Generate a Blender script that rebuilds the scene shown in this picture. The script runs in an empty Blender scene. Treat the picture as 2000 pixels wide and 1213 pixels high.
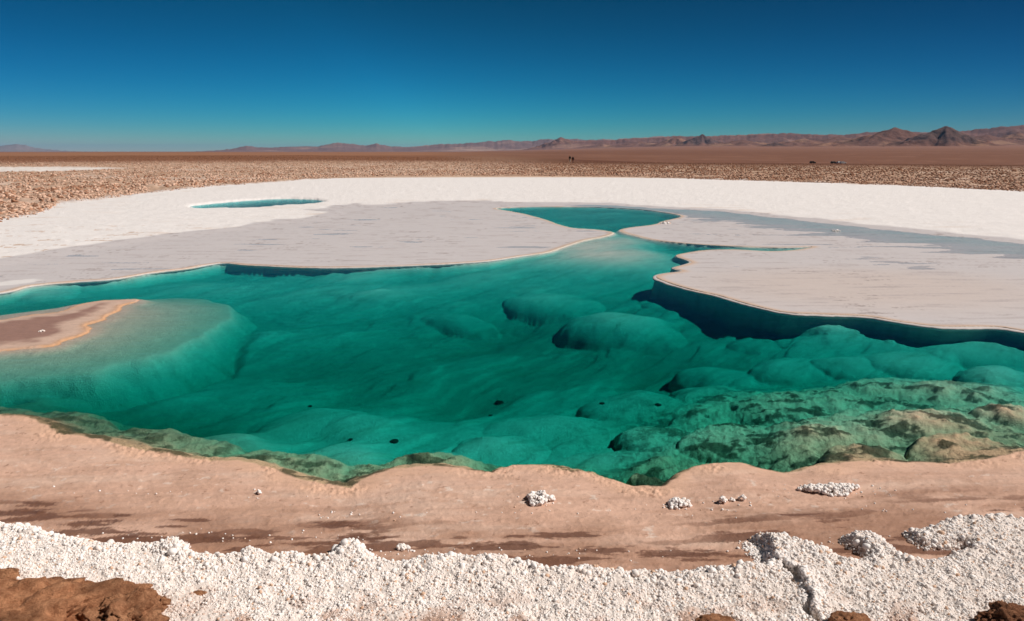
import bpy, bmesh, math, random
import numpy as np
from mathutils import Vector, Matrix

random.seed(4)
RNG = np.random.default_rng(11)
SC = bpy.context.scene
COL = SC.collection
R = math.radians

# ------------------------------------------------------------------ camera
EYE = 2.6                    # eye height above the lagoon water
F = 1428.0                   # focal length in photo pixels (photo is 2000 x 1213)
PITCH = math.atan(310.5 / F)
cam = bpy.data.cameras.new('camera')
cam.sensor_width = 36.0
cam.lens = 36.0 * F / 2000.0
cam.clip_start = 0.05
cam.clip_end = 120000.0
camo = bpy.data.objects.new('camera', cam)
COL.objects.link(camo)
camo.location = (0, 0, EYE)
camo.rotation_euler = (math.pi / 2 - PITCH, 0, 0)
SC.camera = camo

# ------------------------------------------------------------------ sky, sun, exposure
SUN_EL = R(45.0)
SUN_AZ = R(90.0)             # clockwise from the view direction (+y), i.e. to the right
w = bpy.data.worlds.new('World')
SC.world = w
w.use_nodes = True
nt = w.node_tree
nt.nodes.clear()
sky = nt.nodes.new('ShaderNodeTexSky')
sky.sky_type = 'NISHITA'
sky.sun_disc = False
sky.sun_elevation = SUN_EL
sky.sun_rotation = SUN_AZ
sky.altitude = 2600
sky.air_density = 1.0
sky.dust_density = 0.0
sky.ozone_density = 2.5
bg = nt.nodes.new('ShaderNodeBackground')
bg.inputs[1].default_value = 0.1
wo = nt.nodes.new('ShaderNodeOutputWorld')
# the deep, polarised, contrasty sky of a high desert: each channel to a power of its own
sxw = nt.nodes.new('ShaderNodeSeparateXYZ'); cxw = nt.nodes.new('ShaderNodeCombineXYZ')
nt.links.new(sky.outputs[0], sxw.inputs[0])
for ch, (ex, kk) in enumerate([(5.0, .0000185), (2.05, .0081), (2.9, .00176)]):
    p = nt.nodes.new('ShaderNodeMath'); p.operation = 'POWER'; p.inputs[1].default_value = ex
    q_ = nt.nodes.new('ShaderNodeMath'); q_.operation = 'MULTIPLY'; q_.inputs[1].default_value = kk * 10
    nt.links.new(sxw.outputs[ch], p.inputs[0]); nt.links.new(p.outputs[0], q_.inputs[0]); nt.links.new(q_.outputs[0], cxw.inputs[ch])
tcw = nt.nodes.new('ShaderNodeTexCoord'); dtw = nt.nodes.new('ShaderNodeVectorMath'); dtw.operation = 'DOT_PRODUCT'
dtw.inputs[1].default_value = (math.sin(SUN_AZ) * math.cos(SUN_EL), math.cos(SUN_AZ) * math.cos(SUN_EL), math.sin(SUN_EL))
mrw = nt.nodes.new('ShaderNodeMapRange'); mrw.inputs['From Min'].default_value = -1; mrw.inputs['From Max'].default_value = 1
crw = nt.nodes.new('ShaderNodeValToRGB')                  # polariser, by angle from the sun
for k, (ps, vv) in enumerate([(0.2, .46), (0.47, 1.0), (0.78, .29)]):
    el = crw.color_ramp.elements[k] if k < 2 else crw.color_ramp.elements.new(ps)
    el.position = ps; el.color = (vv, vv, vv, 1)
pol = nt.nodes.new('ShaderNodeVectorMath'); pol.operation = 'MULTIPLY'
nt.links.new(tcw.outputs['Generated'], dtw.inputs[0]); nt.links.new(dtw.outputs['Value'], mrw.inputs['Value']); nt.links.new(mrw.outputs[0], crw.inputs[0])
nt.links.new(cxw.outputs[0], pol.inputs[0]); nt.links.new(crw.outputs[0], pol.inputs[1])
nt.links.new(pol.outputs[0], bg.inputs[0])
nt.links.new(bg.outputs[0], wo.inputs[0])

sl = bpy.data.lights.new('sun', 'SUN')
sl.energy = 5.0
sl.angle = R(0.53)
sl.color = (1.0, 0.945, 0.89)
so = bpy.data.objects.new('sun', sl)
COL.objects.link(so)
sd = Vector((math.sin(SUN_AZ) * math.cos(SUN_EL), math.cos(SUN_AZ) * math.cos(SUN_EL), math.sin(SUN_EL)))
so.rotation_euler = sd.to_track_quat('Z', 'Y').to_euler()
so.location = sd * 100

vs = SC.view_settings
vs.view_transform = 'Standard'
vs.look = 'None'
vs.exposure = -0.05
vs.gamma = 1.0
vs.use_curve_mapping = False
SC.cycles.use_denoising = True
SC.cycles.max_bounces = 8
SC.cycles.transparent_max_bounces = 12
SC.cycles.volume_bounces = 0
SC.cycles.caustics_reflective = False
SC.cycles.caustics_refractive = False

# ------------------------------------------------------------------ numpy helpers
def pix(px, py, z=0.0):
    """ground point (at height z) seen at a photo pixel"""
    px = np.asarray(px, float); py = np.asarray(py, float)
    a = (px - 1000.0) / F
    b = (606.5 - py) / F
    sp, cp = math.sin(PITCH), math.cos(PITCH)
    dy = cp + b * sp
    dz = -sp + b * cp
    t = (z - EYE) / dz
    return a * t, dy * t

def elev(px, py):
    """azimuth and tangent of elevation of the ray at a photo pixel"""
    a = (px - 1000.0) / F
    b = (606.5 - py) / F
    sp, cp = math.sin(PITCH), math.cos(PITCH)
    dy = cp + b * sp
    dz = -sp + b * cp
    return math.atan2(a, dy), dz / math.hypot(a, dy)

_P = np.random.default_rng(5).permutation(256)
_P = np.concatenate([_P, _P, _P])
_G2 = np.array([(math.cos(k * math.pi / 8), math.sin(k * math.pi / 8)) for k in range(16)])

def perlin2(x, y, seed=0):
    x = x + seed * 17.31; y = y + seed * 9.73
    xi = np.floor(x).astype(np.int64); yi = np.floor(y).astype(np.int64)
    xf = x - xi; yf = y - yi
    xi &= 255; yi &= 255
    u = xf * xf * xf * (xf * (xf * 6 - 15) + 10)
    v = yf * yf * yf * (yf * (yf * 6 - 15) + 10)
    def g(ix, iy, dx, dy):
        h = _P[_P[ix] + iy] & 15
        return _G2[h, 0] * dx + _G2[h, 1] * dy
    a = g(xi, yi, xf, yf); b = g(xi + 1, yi, xf - 1, yf)
    c = g(xi, yi + 1, xf, yf - 1); d = g(xi + 1, yi + 1, xf - 1, yf - 1)
    return ((a + u * (b - a)) + v * ((c + u * (d - c)) - (a + u * (b - a)))) * 1.5

def fbm(x, y, oct=4, seed=0, gain=0.5, lac=2.03):
    s = np.zeros_like(x); am = 1.0; tot = 0
    for k in range(oct):
        s += am * perlin2(x, y, seed + k * 3)
        tot += am; am *= gain
        x = x * lac; y = y * lac
    return s / tot

def ridged(x, y, oct=4, seed=0, gain=0.5, lac=2.03):
    s = np.zeros_like(x); am = 1.0; tot = 0
    for k in range(oct):
        s += am * (1 - np.abs(perlin2(x, y, seed + k * 3)) * 1.6)
        tot += am; am *= gain
        x = x * lac; y = y * lac
    return s / tot

_rg3 = np.random.default_rng(8).normal(size=(256, 3))
_rg3 /= np.linalg.norm(_rg3, axis=1)[:, None]

def perlin3(p, seed=0):
    p = p + seed * np.array([13.7, 7.9, 3.3])
    i = np.floor(p).astype(np.int64); f = p - i; i &= 255
    u = f * f * f * (f * (f * 6 - 15) + 10)
    out = 0
    for dx in (0, 1):
        for dy in (0, 1):
            for dz in (0, 1):
                h = _P[_P[_P[i[:, 0] + dx] + i[:, 1] + dy] + i[:, 2] + dz]
                g = _rg3[h]
                d = g[:, 0] * (f[:, 0] - dx) + g[:, 1] * (f[:, 1] - dy) + g[:, 2] * (f[:, 2] - dz)
                wx = u[:, 0] if dx else 1 - u[:, 0]
                wy = u[:, 1] if dy else 1 - u[:, 1]
                wz = u[:, 2] if dz else 1 - u[:, 2]
                out = out + d * wx * wy * wz
    return out * 1.5

def fbm3(p, oct=4, seed=0, gain=0.5):
    s = 0; am = 1; tot = 0
    for k in range(oct):
        s = s + am * perlin3(p, seed + k); tot += am; am *= gain; p = p * 2.07
    return s / tot

def ss(a, b, x):
    t = np.clip((x - a) / (b - a), 0, 1)
    return t * t * (3 - 2 * t)

def smooth_poly(pts, n=3, closed=True):
    P = np.array(pts, float); m = len(P); out = []
    for i in range(m if closed else m - 1):
        p0, p1, p2, p3 = [P[(i + k) % m] if closed else P[min(max(i + k, 0), m - 1)] for k in (-1, 0, 1, 2)]
        for s in range(n):
            t = s / n
            out.append(0.5 * (2 * p1 + (p2 - p0) * t + (2 * p0 - 5 * p1 + 4 * p2 - p3) * t * t + (3 * p1 - p0 - 3 * p2 + p3) * t ** 3))
    if not closed: out.append(P[-1])
    return np.array(out)

def sdf(x, y, poly, margin=4.0):
    """signed distance to a closed outline, positive inside; -margin far away"""
    out = np.full(x.shape, -margin)
    x0, y0 = poly.min(0) - margin; x1, y1 = poly.max(0) + margin
    m = (x > x0) & (x < x1) & (y > y0) & (y < y1)
    X = x[m]; Y = y[m]
    d2 = np.full(X.shape, margin * margin * 1.0e2)
    ins = np.zeros(X.shape, bool)
    A = poly; B = np.roll(poly, -1, 0)
    for (ax, ay), (bx, by) in zip(A, B):
        ex, ey = bx - ax, by - ay
        L = ex * ex + ey * ey
        if L < 1e-12: continue
        t = np.clip(((X - ax) * ex + (Y - ay) * ey) / L, 0, 1)
        dx = X - ax - t * ex; dy = Y - ay - t * ey
        np.minimum(d2, dx * dx + dy * dy, out=d2)
        if ay != by:
            c = (ay > Y) != (by > Y)
            ins ^= c & (X < ex * (Y - ay) / ey + ax)
    d = np.sqrt(d2)
    out[m] = np.where(ins, d, np.maximum(-d, -margin))
    return out

def dist_line(x, y, pl):
    """distance to an open polyline, with the side (+ = right of its direction) and the share along it"""
    best = np.full(x.shape, 1e9); side = np.zeros(x.shape); along = np.zeros(x.shape)
    n = len(pl) - 1
    for k in range(n):
        (ax, ay), (bx, by) = pl[k], pl[k + 1]
        ex, ey = bx - ax, by - ay
        t = np.clip(((x - ax) * ex + (y - ay) * ey) / (ex * ex + ey * ey), 0, 1)
        d = np.hypot(x - ax - t * ex, y - ay - t * ey)
        c = d < best
        best = np.where(c, d, best)
        side = np.where(c, np.sign((y - ay) * -ex + (x - ax) * ey), side)
        along = np.where(c, (k + t) / n, along)
    return best, side, along

def poly_px(pts, z=0.0, n=3):
    P = smooth_poly(pts, n)
    X, Y = pix(P[:, 0], P[:, 1], z)
    return np.stack([X, Y], 1)

def make_mesh(name, V, Fc, mat=None, attrs=None, smooth=True):
    """V (n,3), Fc (m,3 or 4) numpy; attrs {name: (n,3)}"""
    me = bpy.data.meshes.new(name)
    V = np.ascontiguousarray(V, np.float32); Fc = np.ascontiguousarray(Fc, np.int32)
    k = Fc.shape[1]
    me.vertices.add(len(V)); me.vertices.foreach_set('co', V.ravel())
    me.loops.add(Fc.size); me.loops.foreach_set('vertex_index', Fc.ravel())
    me.polygons.add(len(Fc))
    me.polygons.foreach_set('loop_start', np.arange(0, Fc.size, k, dtype=np.int32))
    me.polygons.foreach_set('loop_total', np.full(len(Fc), k, np.int32))
    if smooth: me.polygons.foreach_set('use_smooth', np.ones(len(Fc), bool))
    for an, av in (attrs or {}).items():
        if av.ndim == 2:
            at = me.attributes.new(an, 'FLOAT_COLOR', 'POINT')
            c = np.ones((len(V), 4), np.float32); c[:, :3] = av
            at.data.foreach_set('color', c.ravel())
        else:
            at = me.attributes.new(an, 'FLOAT', 'POINT')
            at.data.foreach_set('value', np.ascontiguousarray(av, np.float32))
    me.update(); me.validate()
    if mat: me.materials.append(mat)
    return me

def link(name, me, parent=None):
    o = bpy.data.objects.new(name, me); COL.objects.link(o)
    if parent: o.parent = parent
    return o

def tag(o, label, cat, group=None):
    o['label'] = label; o['category'] = cat
    if group: o['group'] = group
    return o

# ------------------------------------------------------------------ materials
def new_mat(name):
    m = bpy.data.materials.new(name); m.use_nodes = True
    t = m.node_tree; t.nodes.clear()
    out = t.nodes.new('ShaderNodeOutputMaterial')
    b = t.nodes.new('ShaderNodeBsdfPrincipled')
    t.links.new(b.outputs[0], out.inputs['Surface'])
    return m, t, b, out

def noise_node(t, scale, detail=4, rough=0.6, stretch=None):
    tc = t.nodes.new('ShaderNodeTexCoord')
    mp = t.nodes.new('ShaderNodeMapping')
    if stretch:
        mp.inputs['Rotation'].default_value = (0, 0, stretch[1]); mp.inputs['Scale'].default_value = stretch[0]
    n = t.nodes.new('ShaderNodeTexNoise')
    n.inputs['Scale'].default_value = scale; n.inputs['Detail'].default_value = detail; n.inputs['Roughness'].default_value = rough
    t.links.new(tc.outputs['Object'], mp.inputs[0]); t.links.new(mp.outputs[0], n.inputs['Vector'])
    return n.outputs['Fac']

def ground_mat(name, scales, var=0.25, bump=0.3, dist=0.02, rough=0.85, spec=0.25, stretch=None):
    """albedo from the mesh's mineral-colour attribute, mottled and bumped by noise at several scales"""
    m, t, b, out = new_mat(name)
    at = t.nodes.new('ShaderNodeAttribute'); at.attribute_name = 'albedo'
    wt = t.nodes.new('ShaderNodeAttribute'); wt.attribute_name = 'wet'
    acc = None
    for k, s in enumerate(scales):
        f = noise_node(t, s, 5, 0.65, stretch if k == 0 else None)
        if acc is None: acc = f
        else:
            a = t.nodes.new('ShaderNodeMath'); a.operation = 'ADD'
            t.links.new(acc, a.inputs[0]); t.links.new(f, a.inputs[1]); acc = a.outputs[0]
    mr = t.nodes.new('ShaderNodeMapRange')
    n = len(scales)
    mr.inputs['From Min'].default_value = 0.3 * n; mr.inputs['From Max'].default_value = 0.7 * n
    mr.inputs['To Min'].default_value = 1 - var; mr.inputs['To Max'].default_value = 1 + var * 0.6
    t.links.new(acc, mr.inputs['Value'])
    mx = t.nodes.new('ShaderNodeVectorMath'); mx.operation = 'SCALE'
    t.links.new(at.outputs['Color'], mx.inputs[0]); t.links.new(mr.outputs[0], mx.inputs['Scale'])
    t.links.new(mx.outputs[0], b.inputs['Base Color'])
    bp = t.nodes.new('ShaderNodeBump'); bp.inputs['Strength'].default_value = bump; bp.inputs['Distance'].default_value = dist
    t.links.new(acc, bp.inputs['Height']); t.links.new(bp.outputs[0], b.inputs['Normal'])
    rr = t.nodes.new('ShaderNodeMapRange'); rr.inputs['To Min'].default_value = rough; rr.inputs['To Max'].default_value = 0.38
    t.links.new(wt.outputs['Fac'], rr.inputs['Value']); t.links.new(rr.outputs[0], b.inputs['Roughness'])
    b.inputs['Specular IOR Level'].default_value = spec
    return m

M_BED = ground_mat('pale_salt_bed', (3.0, 14.0, 60.0), 0.30, 0.8, 0.025)
M_SHELF = ground_mat('wet_salt_shelf', (0.8, 6.0, 30.0), 0.10, 0.12, 0.01, 0.7, 0.3, ((1, 4, 1), 0))
M_FLAT = ground_mat('white_salt_flat', (0.6, 5.0, 40.0), 0.10, 0.5, 0.02, 0.9, 0.2, ((1, 3, 1), 0))
M_SHORE = ground_mat('tan_salt_shore', (2.2, 22.0, 140.0), 0.26, 0.6, 0.007, 0.75, 0.3, ((1, 4, 1), 0.12))
M_PLAIN = ground_mat('brown_desert_soil', (0.02, 0.25, 2.0), 0.30, 0.6, 0.1, 0.95, 0.1)
M_HILL = ground_mat('brown_hill_soil', (0.0012, 0.006, 0.03), 0.35, 0.8, 12.0, 1.0, 0.05)

def clod_mat(name, c0, c1, scale, bump=0.6, dist=0.02):
    m, t, b, out = new_mat(name)
    f = noise_node(t, scale, 8, 0.7)
    cr = t.nodes.new('ShaderNodeValToRGB')
    cr.color_ramp.elements[0].position = 0.32; cr.color_ramp.elements[0].color = (*c0, 1)
    cr.color_ramp.elements[1].position = 0.68; cr.color_ramp.elements[1].color = (*c1, 1)
    t.links.new(f, cr.inputs[0])
    at = t.nodes.new('ShaderNodeAttribute'); at.attribute_name = 'tint'
    mx = t.nodes.new('ShaderNodeVectorMath'); mx.operation = 'MULTIPLY'
    t.links.new(cr.outputs[0], mx.inputs[0]); t.links.new(at.outputs['Color'], mx.inputs[1])
    t.links.new(mx.outputs[0], b.inputs['Base Color'])
    f2 = noise_node(t, scale * 3.5, 8, 0.75)
    bp = t.nodes.new('ShaderNodeBump'); bp.inputs['Strength'].default_value = bump; bp.inputs['Distance'].default_value = dist
    t.links.new(f2, bp.inputs['Height']); t.links.new(bp.outputs[0], b.inputs['Normal'])
    b.inputs['Roughness'].default_value = 0.92; b.inputs['Specular IOR Level'].default_value = 0.15
    return m

M_CLOD = clod_mat('tan_salt_clod', (0.54, 0.33, 0.23), (0.80, 0.555, 0.42), 3.0)
M_ROCK = clod_mat('brown_dirt_rock', (0.28, 0.11, 0.05), (0.68, 0.34, 0.18), 18.0, 1.0, 0.03)
M_GRAIN = clod_mat('white_salt_grain', (0.87, 0.79, 0.74), (0.94, 0.90, 0.87), 60.0, 0.5, 0.003)
M_DARK = clod_mat('dark_stone', (0.02, 0.02, 0.015), (0.06, 0.05, 0.04), 30.0)

def plain_mat(name, col, rough=0.7, metal=0.0, spec=0.4):
    m, t, b, out = new_mat(name)
    f = noise_node(t, 9.0, 3)
    mr = t.nodes.new('ShaderNodeMapRange'); mr.inputs['To Min'].default_value = 0.85; mr.inputs['To Max'].default_value = 1.12
    t.links.new(f, mr.inputs['Value'])
    rgb = t.nodes.new('ShaderNodeRGB'); rgb.outputs[0].default_value = (*col, 1)
    mx = t.nodes.new('ShaderNodeVectorMath'); mx.operation = 'SCALE'
    t.links.new(rgb.outputs[0], mx.inputs[0]); t.links.new(mr.outputs[0], mx.inputs['Scale'])
    t.links.new(mx.outputs[0], b.inputs['Base Color'])
    b.inputs['Roughness'].default_value = rough; b.inputs['Metallic'].default_value = metal
    b.inputs['Specular IOR Level'].default_value = spec
    return m

# ------------------------------------------------------------------ the outlines on the ground
POOL = [(-150, 592), (0, 572), (50, 560), (100, 554), (150, 550), (220, 545), (300, 532), (360, 525), (430, 514), (480, 517), (560, 521), (650, 523),
        (760, 520), (860, 516), (950, 510), (1020, 500), (1070, 492), (1110, 479), (1140, 470), (1175, 463), (1197, 455),
        (1165, 449), (1120, 446), (1088, 438), (1060, 428), (1030, 420), (990, 412), (968, 407), (1040, 404), (1140, 404), (1200, 406), (1260, 410),
        (1310, 417), (1333, 423), (1305, 430), (1290, 434), (1278, 439), (1230, 445), (1212, 450), (1222, 456), (1240, 460), (1262, 466),
        (1300, 472), (1370, 478), (1450, 482), (1530, 484), (1590, 482), (1550, 489), (1500, 491), (1440, 488), (1380, 489), (1338, 495),
        (1322, 501), (1350, 513), (1316, 524), (1334, 530), (1296, 536), (1282, 542), (1300, 552), (1348, 566), (1400, 577), (1440, 589), (1496, 604),
        (1540, 612), (1600, 615), (1692, 619), (1760, 630), (1840, 639), (1944, 640), (2000, 648), (2200, 680), (2500, 740), (2600, 800), (2400, 850),
        (2150, 872), (2000, 890), (1920, 905), (1850, 912), (1780, 910), (1700, 908), (1640, 912), (1580, 920), (1545, 931), (1500, 926), (1450, 913), (1400, 912),
        (1340, 925), (1310, 946), (1290, 956), (1240, 956), (1200, 950), (1150, 931), (1110, 928), (1075, 919), (1020, 917), (985, 921), (962, 931),
        (900, 922), (830, 917), (770, 924), (730, 936), (702, 950), (685, 962), (660, 957), (620, 950), (580, 941), (540, 925), (480, 910), (430, 905), (370, 903),
        (330, 893), (290, 888), (240, 880), (190, 862), (150, 858), (112, 855), (95, 838), (60, 823), (0, 818), (-200, 812), (-400, 775), (-500, 700), (-420, 640)]
ISLE = [(-120, 640), (0, 625), (60, 615), (110, 610), (150, 596), (200, 587), (270, 585), (262, 592), (240, 598), (236, 607), (212, 617), (205, 625), (172, 634),
        (178, 643), (165, 655), (130, 665), (110, 675), (70, 680), (0, 687), (-120, 700)]
SPRING = [(364, 404), (390, 400), (430, 396), (480, 392), (540, 389), (600, 389), (640, 393), (600, 399), (560, 401), (520, 405), (470, 408), (430, 408), (390, 409)]
WHITE = [(-900, 640), (-300, 560), (0, 508), (60, 498), (150, 482), (230, 470), (300, 462), (380, 453), (450, 446), (500, 437), (540, 430), (590, 428), (640, 416), (600, 411), (650, 405),
         (690, 398), (730, 401), (800, 396), (880, 393), (950, 392), (1000, 396), (1100, 397), (1180, 397), (1300, 405), (1420, 410), (1560, 425), (1700, 440), (1850, 455), (1960, 465),
         (2000, 470), (2400, 520), (3200, 640), (4200, 600), (3200, 420), (2400, 386), (2000, 374), (1900, 369), (1750, 362), (1500, 354), (1200, 346), (1000, 344), (850, 345), (700, 347), (600, 351),
         (500, 358), (400, 366), (300, 376), (200, 389), (120, 397), (95, 410), (60, 421), (0, 431), (-300, 470), (-900, 560)]
POP = [(-900, 1000), (-300, 1010), (0, 1018), (40, 1022), (75, 1025), (90, 1035), (140, 1043), (200, 1055), (290, 1058), (310, 1055), (340, 1050), (365, 1053), (374, 1070), (400, 1077), (470, 1075),
       (500, 1063), (512, 1075), (540, 1076), (580, 1072), (600, 1080), (645, 1078), (655, 1061), (685, 1055), (715, 1061), (726, 1080), (750, 1090), (800, 1092), (815, 1083), (860, 1082),
       (900, 1078), (920, 1085), (935, 1080), (985, 1083), (1000, 1090), (1050, 1093), (1070, 1105), (1100, 1103), (1150, 1098), (1180, 1105), (1230, 1110), (1280, 1110), (1320, 1113),
       (1360, 1106), (1420, 1102), (1478, 1100), (1490, 1085), (1480, 1062), (1464, 1046), (1480, 1040), (1512, 1046), (1560, 1054), (1600, 1070), (1624, 1068), (1634, 1082), (1660, 1091), (1690, 1084),
       (1650, 1062), (1638, 1049), (1650, 1041), (1690, 1036), (1722, 1046), (1742, 1066), (1770, 1082), (1800, 1091), (1830, 1086), (1870, 1072), (1880, 1066), (1810, 1068), (1775, 1050), (1764, 1037), (1780, 1032), (1830, 1021),
       (1860, 1011), (1900, 1009), (1950, 1002), (2000, 1007), (2300, 990), (2900, 960), (2900, 1900), (1000, 2600), (-900, 1900)]
ZPOP = 0.12
poly_pool = poly_px(POOL); poly_isle = poly_px(ISLE); poly_spring = poly_px(SPRING, 0, 2)
poly_white = poly_px(WHITE, 0, 1); poly_pop = poly_px(POP, ZPOP, 2)

# ------------------------------------------------------------------ the ground: one fan of rows that get wider with distance
ths = np.concatenate([np.linspace(-80, -43, 60)[:-1], np.linspace(-43, 43, 1250), np.linspace(43, 80, 60)[1:]])
ths = np.radians(ths)
pys = np.concatenate([np.arange(1300, 660, -1.6), np.arange(660, 400, -0.9), np.arange(400, 352, -1.6), np.arange(352, 304, -0.8)])
_, r1 = pix(np.full(pys.shape, 1000.0), pys, 0.0)
r0 = np.geomspace(0.5, r1[0], 14)[:-1]
r2 = np.geomspace(r1[-1], 60000, 90)[1:]
rs = np.concatenate([r0, r1, r2])
NR, NT = len(rs), len(ths)
RR, TT = np.meshgrid(rs, ths, indexing='ij')
X = RR * np.sin(TT); Y = RR * np.cos(TT)
near = rs < 75
nn = int(near.sum())
x = X[:nn]; y = Y[:nn]

wob = 0.05 * fbm(x / 0.5, y / 0.5, 3, 1) + 0.025 * perlin2(x / 0.12, y / 0.12, 2)
wfar = wob * ss(0, 14, y) * 1.2 + wob * 0.9
far_ = ss(-0.6, 0.6, y - (8.0 - 0.104 * x))
dpool = sdf(x, y, poly_pool) + wob * 0.7 * (1 - far_) + far_ * (0.05 * perlin2(x / 1.4, y / 1.4, 1) + 0.012 * perlin2(x / 0.5, y / 0.5, 3))
disle = sdf(x, y, poly_isle) + wob
dspring = sdf(x, y, poly_spring) + wob * 2
dwhite = sdf(x, y, poly_white, 6.0) + 0.35 * fbm(x / 1.6, y / 1.1, 4, 3) * np.clip(y / 20, 0.3, 2)
dpop = sdf(x, y, poly_pop, 1.5) + 0.02 * fbm(x / 0.06, y / 0.06, 3, 4)
nearside = ss(0.6, -0.6, y - (8.0 - 0.104 * x))     # 1 on the photographer's shore

# depth of the lagoon, from the sounding list
SND = [(100, 565, .2), (200, 556, .18), (300, 545, .15), (430, 524, .15), (520, 530, .16), (600, 532, .16), (700, 532, .14), (800, 527, .12), (900, 523, .10), (980, 513, .07), (1060, 500, .03), (1120, 482, .02), (60, 590, .2), (250, 565, .24), (430, 556, .24), (600, 575, .22), (800, 570, .24), (1000, 555, .20), (600, 640, .38), (1100, 505, .045), (1200, 490, .03), (1290, 478, .05), (1230, 530, .11), (1150, 520, .07),
       (1060, 520, .10), (700, 720, .75), (900, 740, .78), (400, 800, .62), (250, 790, .55), (600, 850, .50), (800, 850, .48), (1000, 860, .46), (1200, 860, .48), (1100, 780, .6), (1300, 700, .75),
       (1400, 640, .55), (1500, 720, .55), (1700, 720, .45), (1900, 720, .35), (1700, 800, .19), (1900, 800, .14), (1500, 850, .32), (1200, 900, .42), (450, 885, .28), (650, 905, .28),
       (900, 905, .25), (1290, 930, .2), (1000, 905, .4), (1150, 425, .13), (1290, 420, .2), (1000, 640, .70), (1050, 690, .68), (50, 765, .35), (50, 780, .24), (200, 830, .34), (1250, 458, .2),
       (1450, 485, .15), (1340, 505, .2), (1600, 900, .07), (1850, 880, .05), (500, 720, .6), (1340, 580, .40), (1500, 640, .38), (1620, 645, .28), (1750, 655, .22), (1900, 668, .19), (2050, 690, .18), (600, 700, .66)]
sx, sy = pix([s[0] for s in SND], [s[1] for s in SND], -0.35)
num = np.zeros_like(x); den = np.zeros_like(x)
for a, b, (_, _, dd) in zip(sx, sy, SND):
    wgt = 1.0 / ((x - a) ** 2 + (y - b) ** 2 + 0.08) ** 1.6
    num += wgt * dd; den += wgt
depth = num / den
hx, hy = pix(1180, 488, 0)
depth *= 1 - 0.76 * np.exp(-(((x - hx) / 1.7) ** 2 + ((y - hy) / 2.6) ** 2) ** 1.5)

# the low crumbly ledge along the near bank
dl_ = dpool + 0.30 * fbm(x / 0.9, y / 0.9, 4, 17) + 0.10 * fbm(x / .2, y / .2, 3, 18)
ledge = 0.055 + 0.11 * np.clip(dl_, 0, 1) + 0.8 * ss(0.55, 1.6, dl_)
lw = nearside * ss(0.2, -0.6, x) * (dpool > 0)
depth = depth * (1 - lw) + np.minimum(depth, ledge) * lw

# folded layers of the floor: long scallops running away to the right
u1 = (x + y) * 0.7071; v1 = (y - x) * 0.7071
lay = fbm(u1 / 3.0, v1 / 1.0, 3, 21)
steps = lay * 4.0
fr = steps - np.floor(steps)
scallop = (np.floor(steps) + ss(0.0, 0.4, fr) * 0.75 + fr * 0.25) / 4.0
bed = -depth * 1.06 + 0.17 * scallop * np.clip(depth / 0.4, 0.1, 1) + 0.010 * fbm(x / 0.35, y / 0.35, 4, 25)

DOMES = [  # px, py of the footprint's centre, half width px, half length m, top depth m, turn deg, steepness
    (1212, 622, 128, .95, .17, -12, .85), (1640, 642, 95, .3, .13, -10, .7), (905, 628, 75, .5, .36, -20, .6), (780, 600, 160, .45, .36, -14, .6),
    (690, 560, 90, .5, .27, 0, .6), (1085, 588, 118, .7, .20, 0, .55), (1310, 600, 60, .5, .34, 0, .5),
    (1490, 682, 62, .5, .44, 10, .7), (1575, 678, 60, .45, .40, 20, .7), (1545, 722, 90, .55, .36, 15, .65), (1680, 716, 90, .55, .30, 12, .65), (1790, 712, 95, .6, .25, 8, .65),
    (1900, 690, 110, .6, .23, 0, .7), (1960, 735, 85, .55, .17, 10, .65), (1400, 735, 90, .6, .46, 15, .7), (1390, 775, 80, .5, .40, 10, .7),
    (1560, 800, 135, .62, .19, 14, .6), (1760, 768, 125, .55, .17, 12, .6), (1470, 866, 140, .55, .18, 18, .5), (1660, 845, 165, .55, .11, 15, .7), (1880, 778, 110, .5, .11, 10, .7),
    (1985, 812, 75, .40, .0, 10, .6), (1690, 900, 105, .30, .005, 10, .6), (1890, 888, 130, .40, -.01, 12, .6), (1800, 840, 110, .42, .06, 12, .7), (1280, 862, 75, .45, .30, 10, .6),
    (1250, 790, 110, .6, .42, 20, .8), (1100, 840, 150, .6, .40, 20, .8), (620, 830, 120, .6, .42, 10, .9), (720, 850, 90, .5, .43, 0, .9), (980, 880, 90, .5, .34, 25, .8),
    (865, 912, 95, .26, .12, -4, .8), (1130, 945, 85, .24, .05, -12, .6), (1260, 945, 40, .2, .08, 0, .6),
    (90, 575, 60, .6, .07, 0, .5)]
for k, (px, py, hw, rl, top, rot, ex) in enumerate(DOMES):
    zc = -top - 0.1
    cx, cy = pix(px, py, zc)
    x2, _ = pix(px + hw, py, zc)
    rw = float(x2 - cx)
    ca, sa = math.cos(R(rot)), math.sin(R(rot))
    dx = x - cx; dy = y - cy
    m = (np.abs(dx) < 3) & (np.abs(dy) < 3)
    dx = dx[m]; dy = dy[m]
    wv = 0.30 * fbm(x[m] / (rw * 1.1), y[m] / (rw * 1.1), 3, 30 + k)
    rr = np.hypot((dx * ca + dy * sa) / rw, (-dx * sa + dy * ca) / rl) + wv
    base = bed[m]
    hgt = np.maximum(-top - base, 0.05)
    f = np.clip(1 - rr * rr, 0, 1) ** ex * np.clip(0.86 - 0.30 * (dx / rw) + 0.12 * (dy / rl), 0.2, 1.15)
    bed[m] = np.maximum(base, base + hgt * f * np.where(rr < 1, 1, 0))
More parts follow.
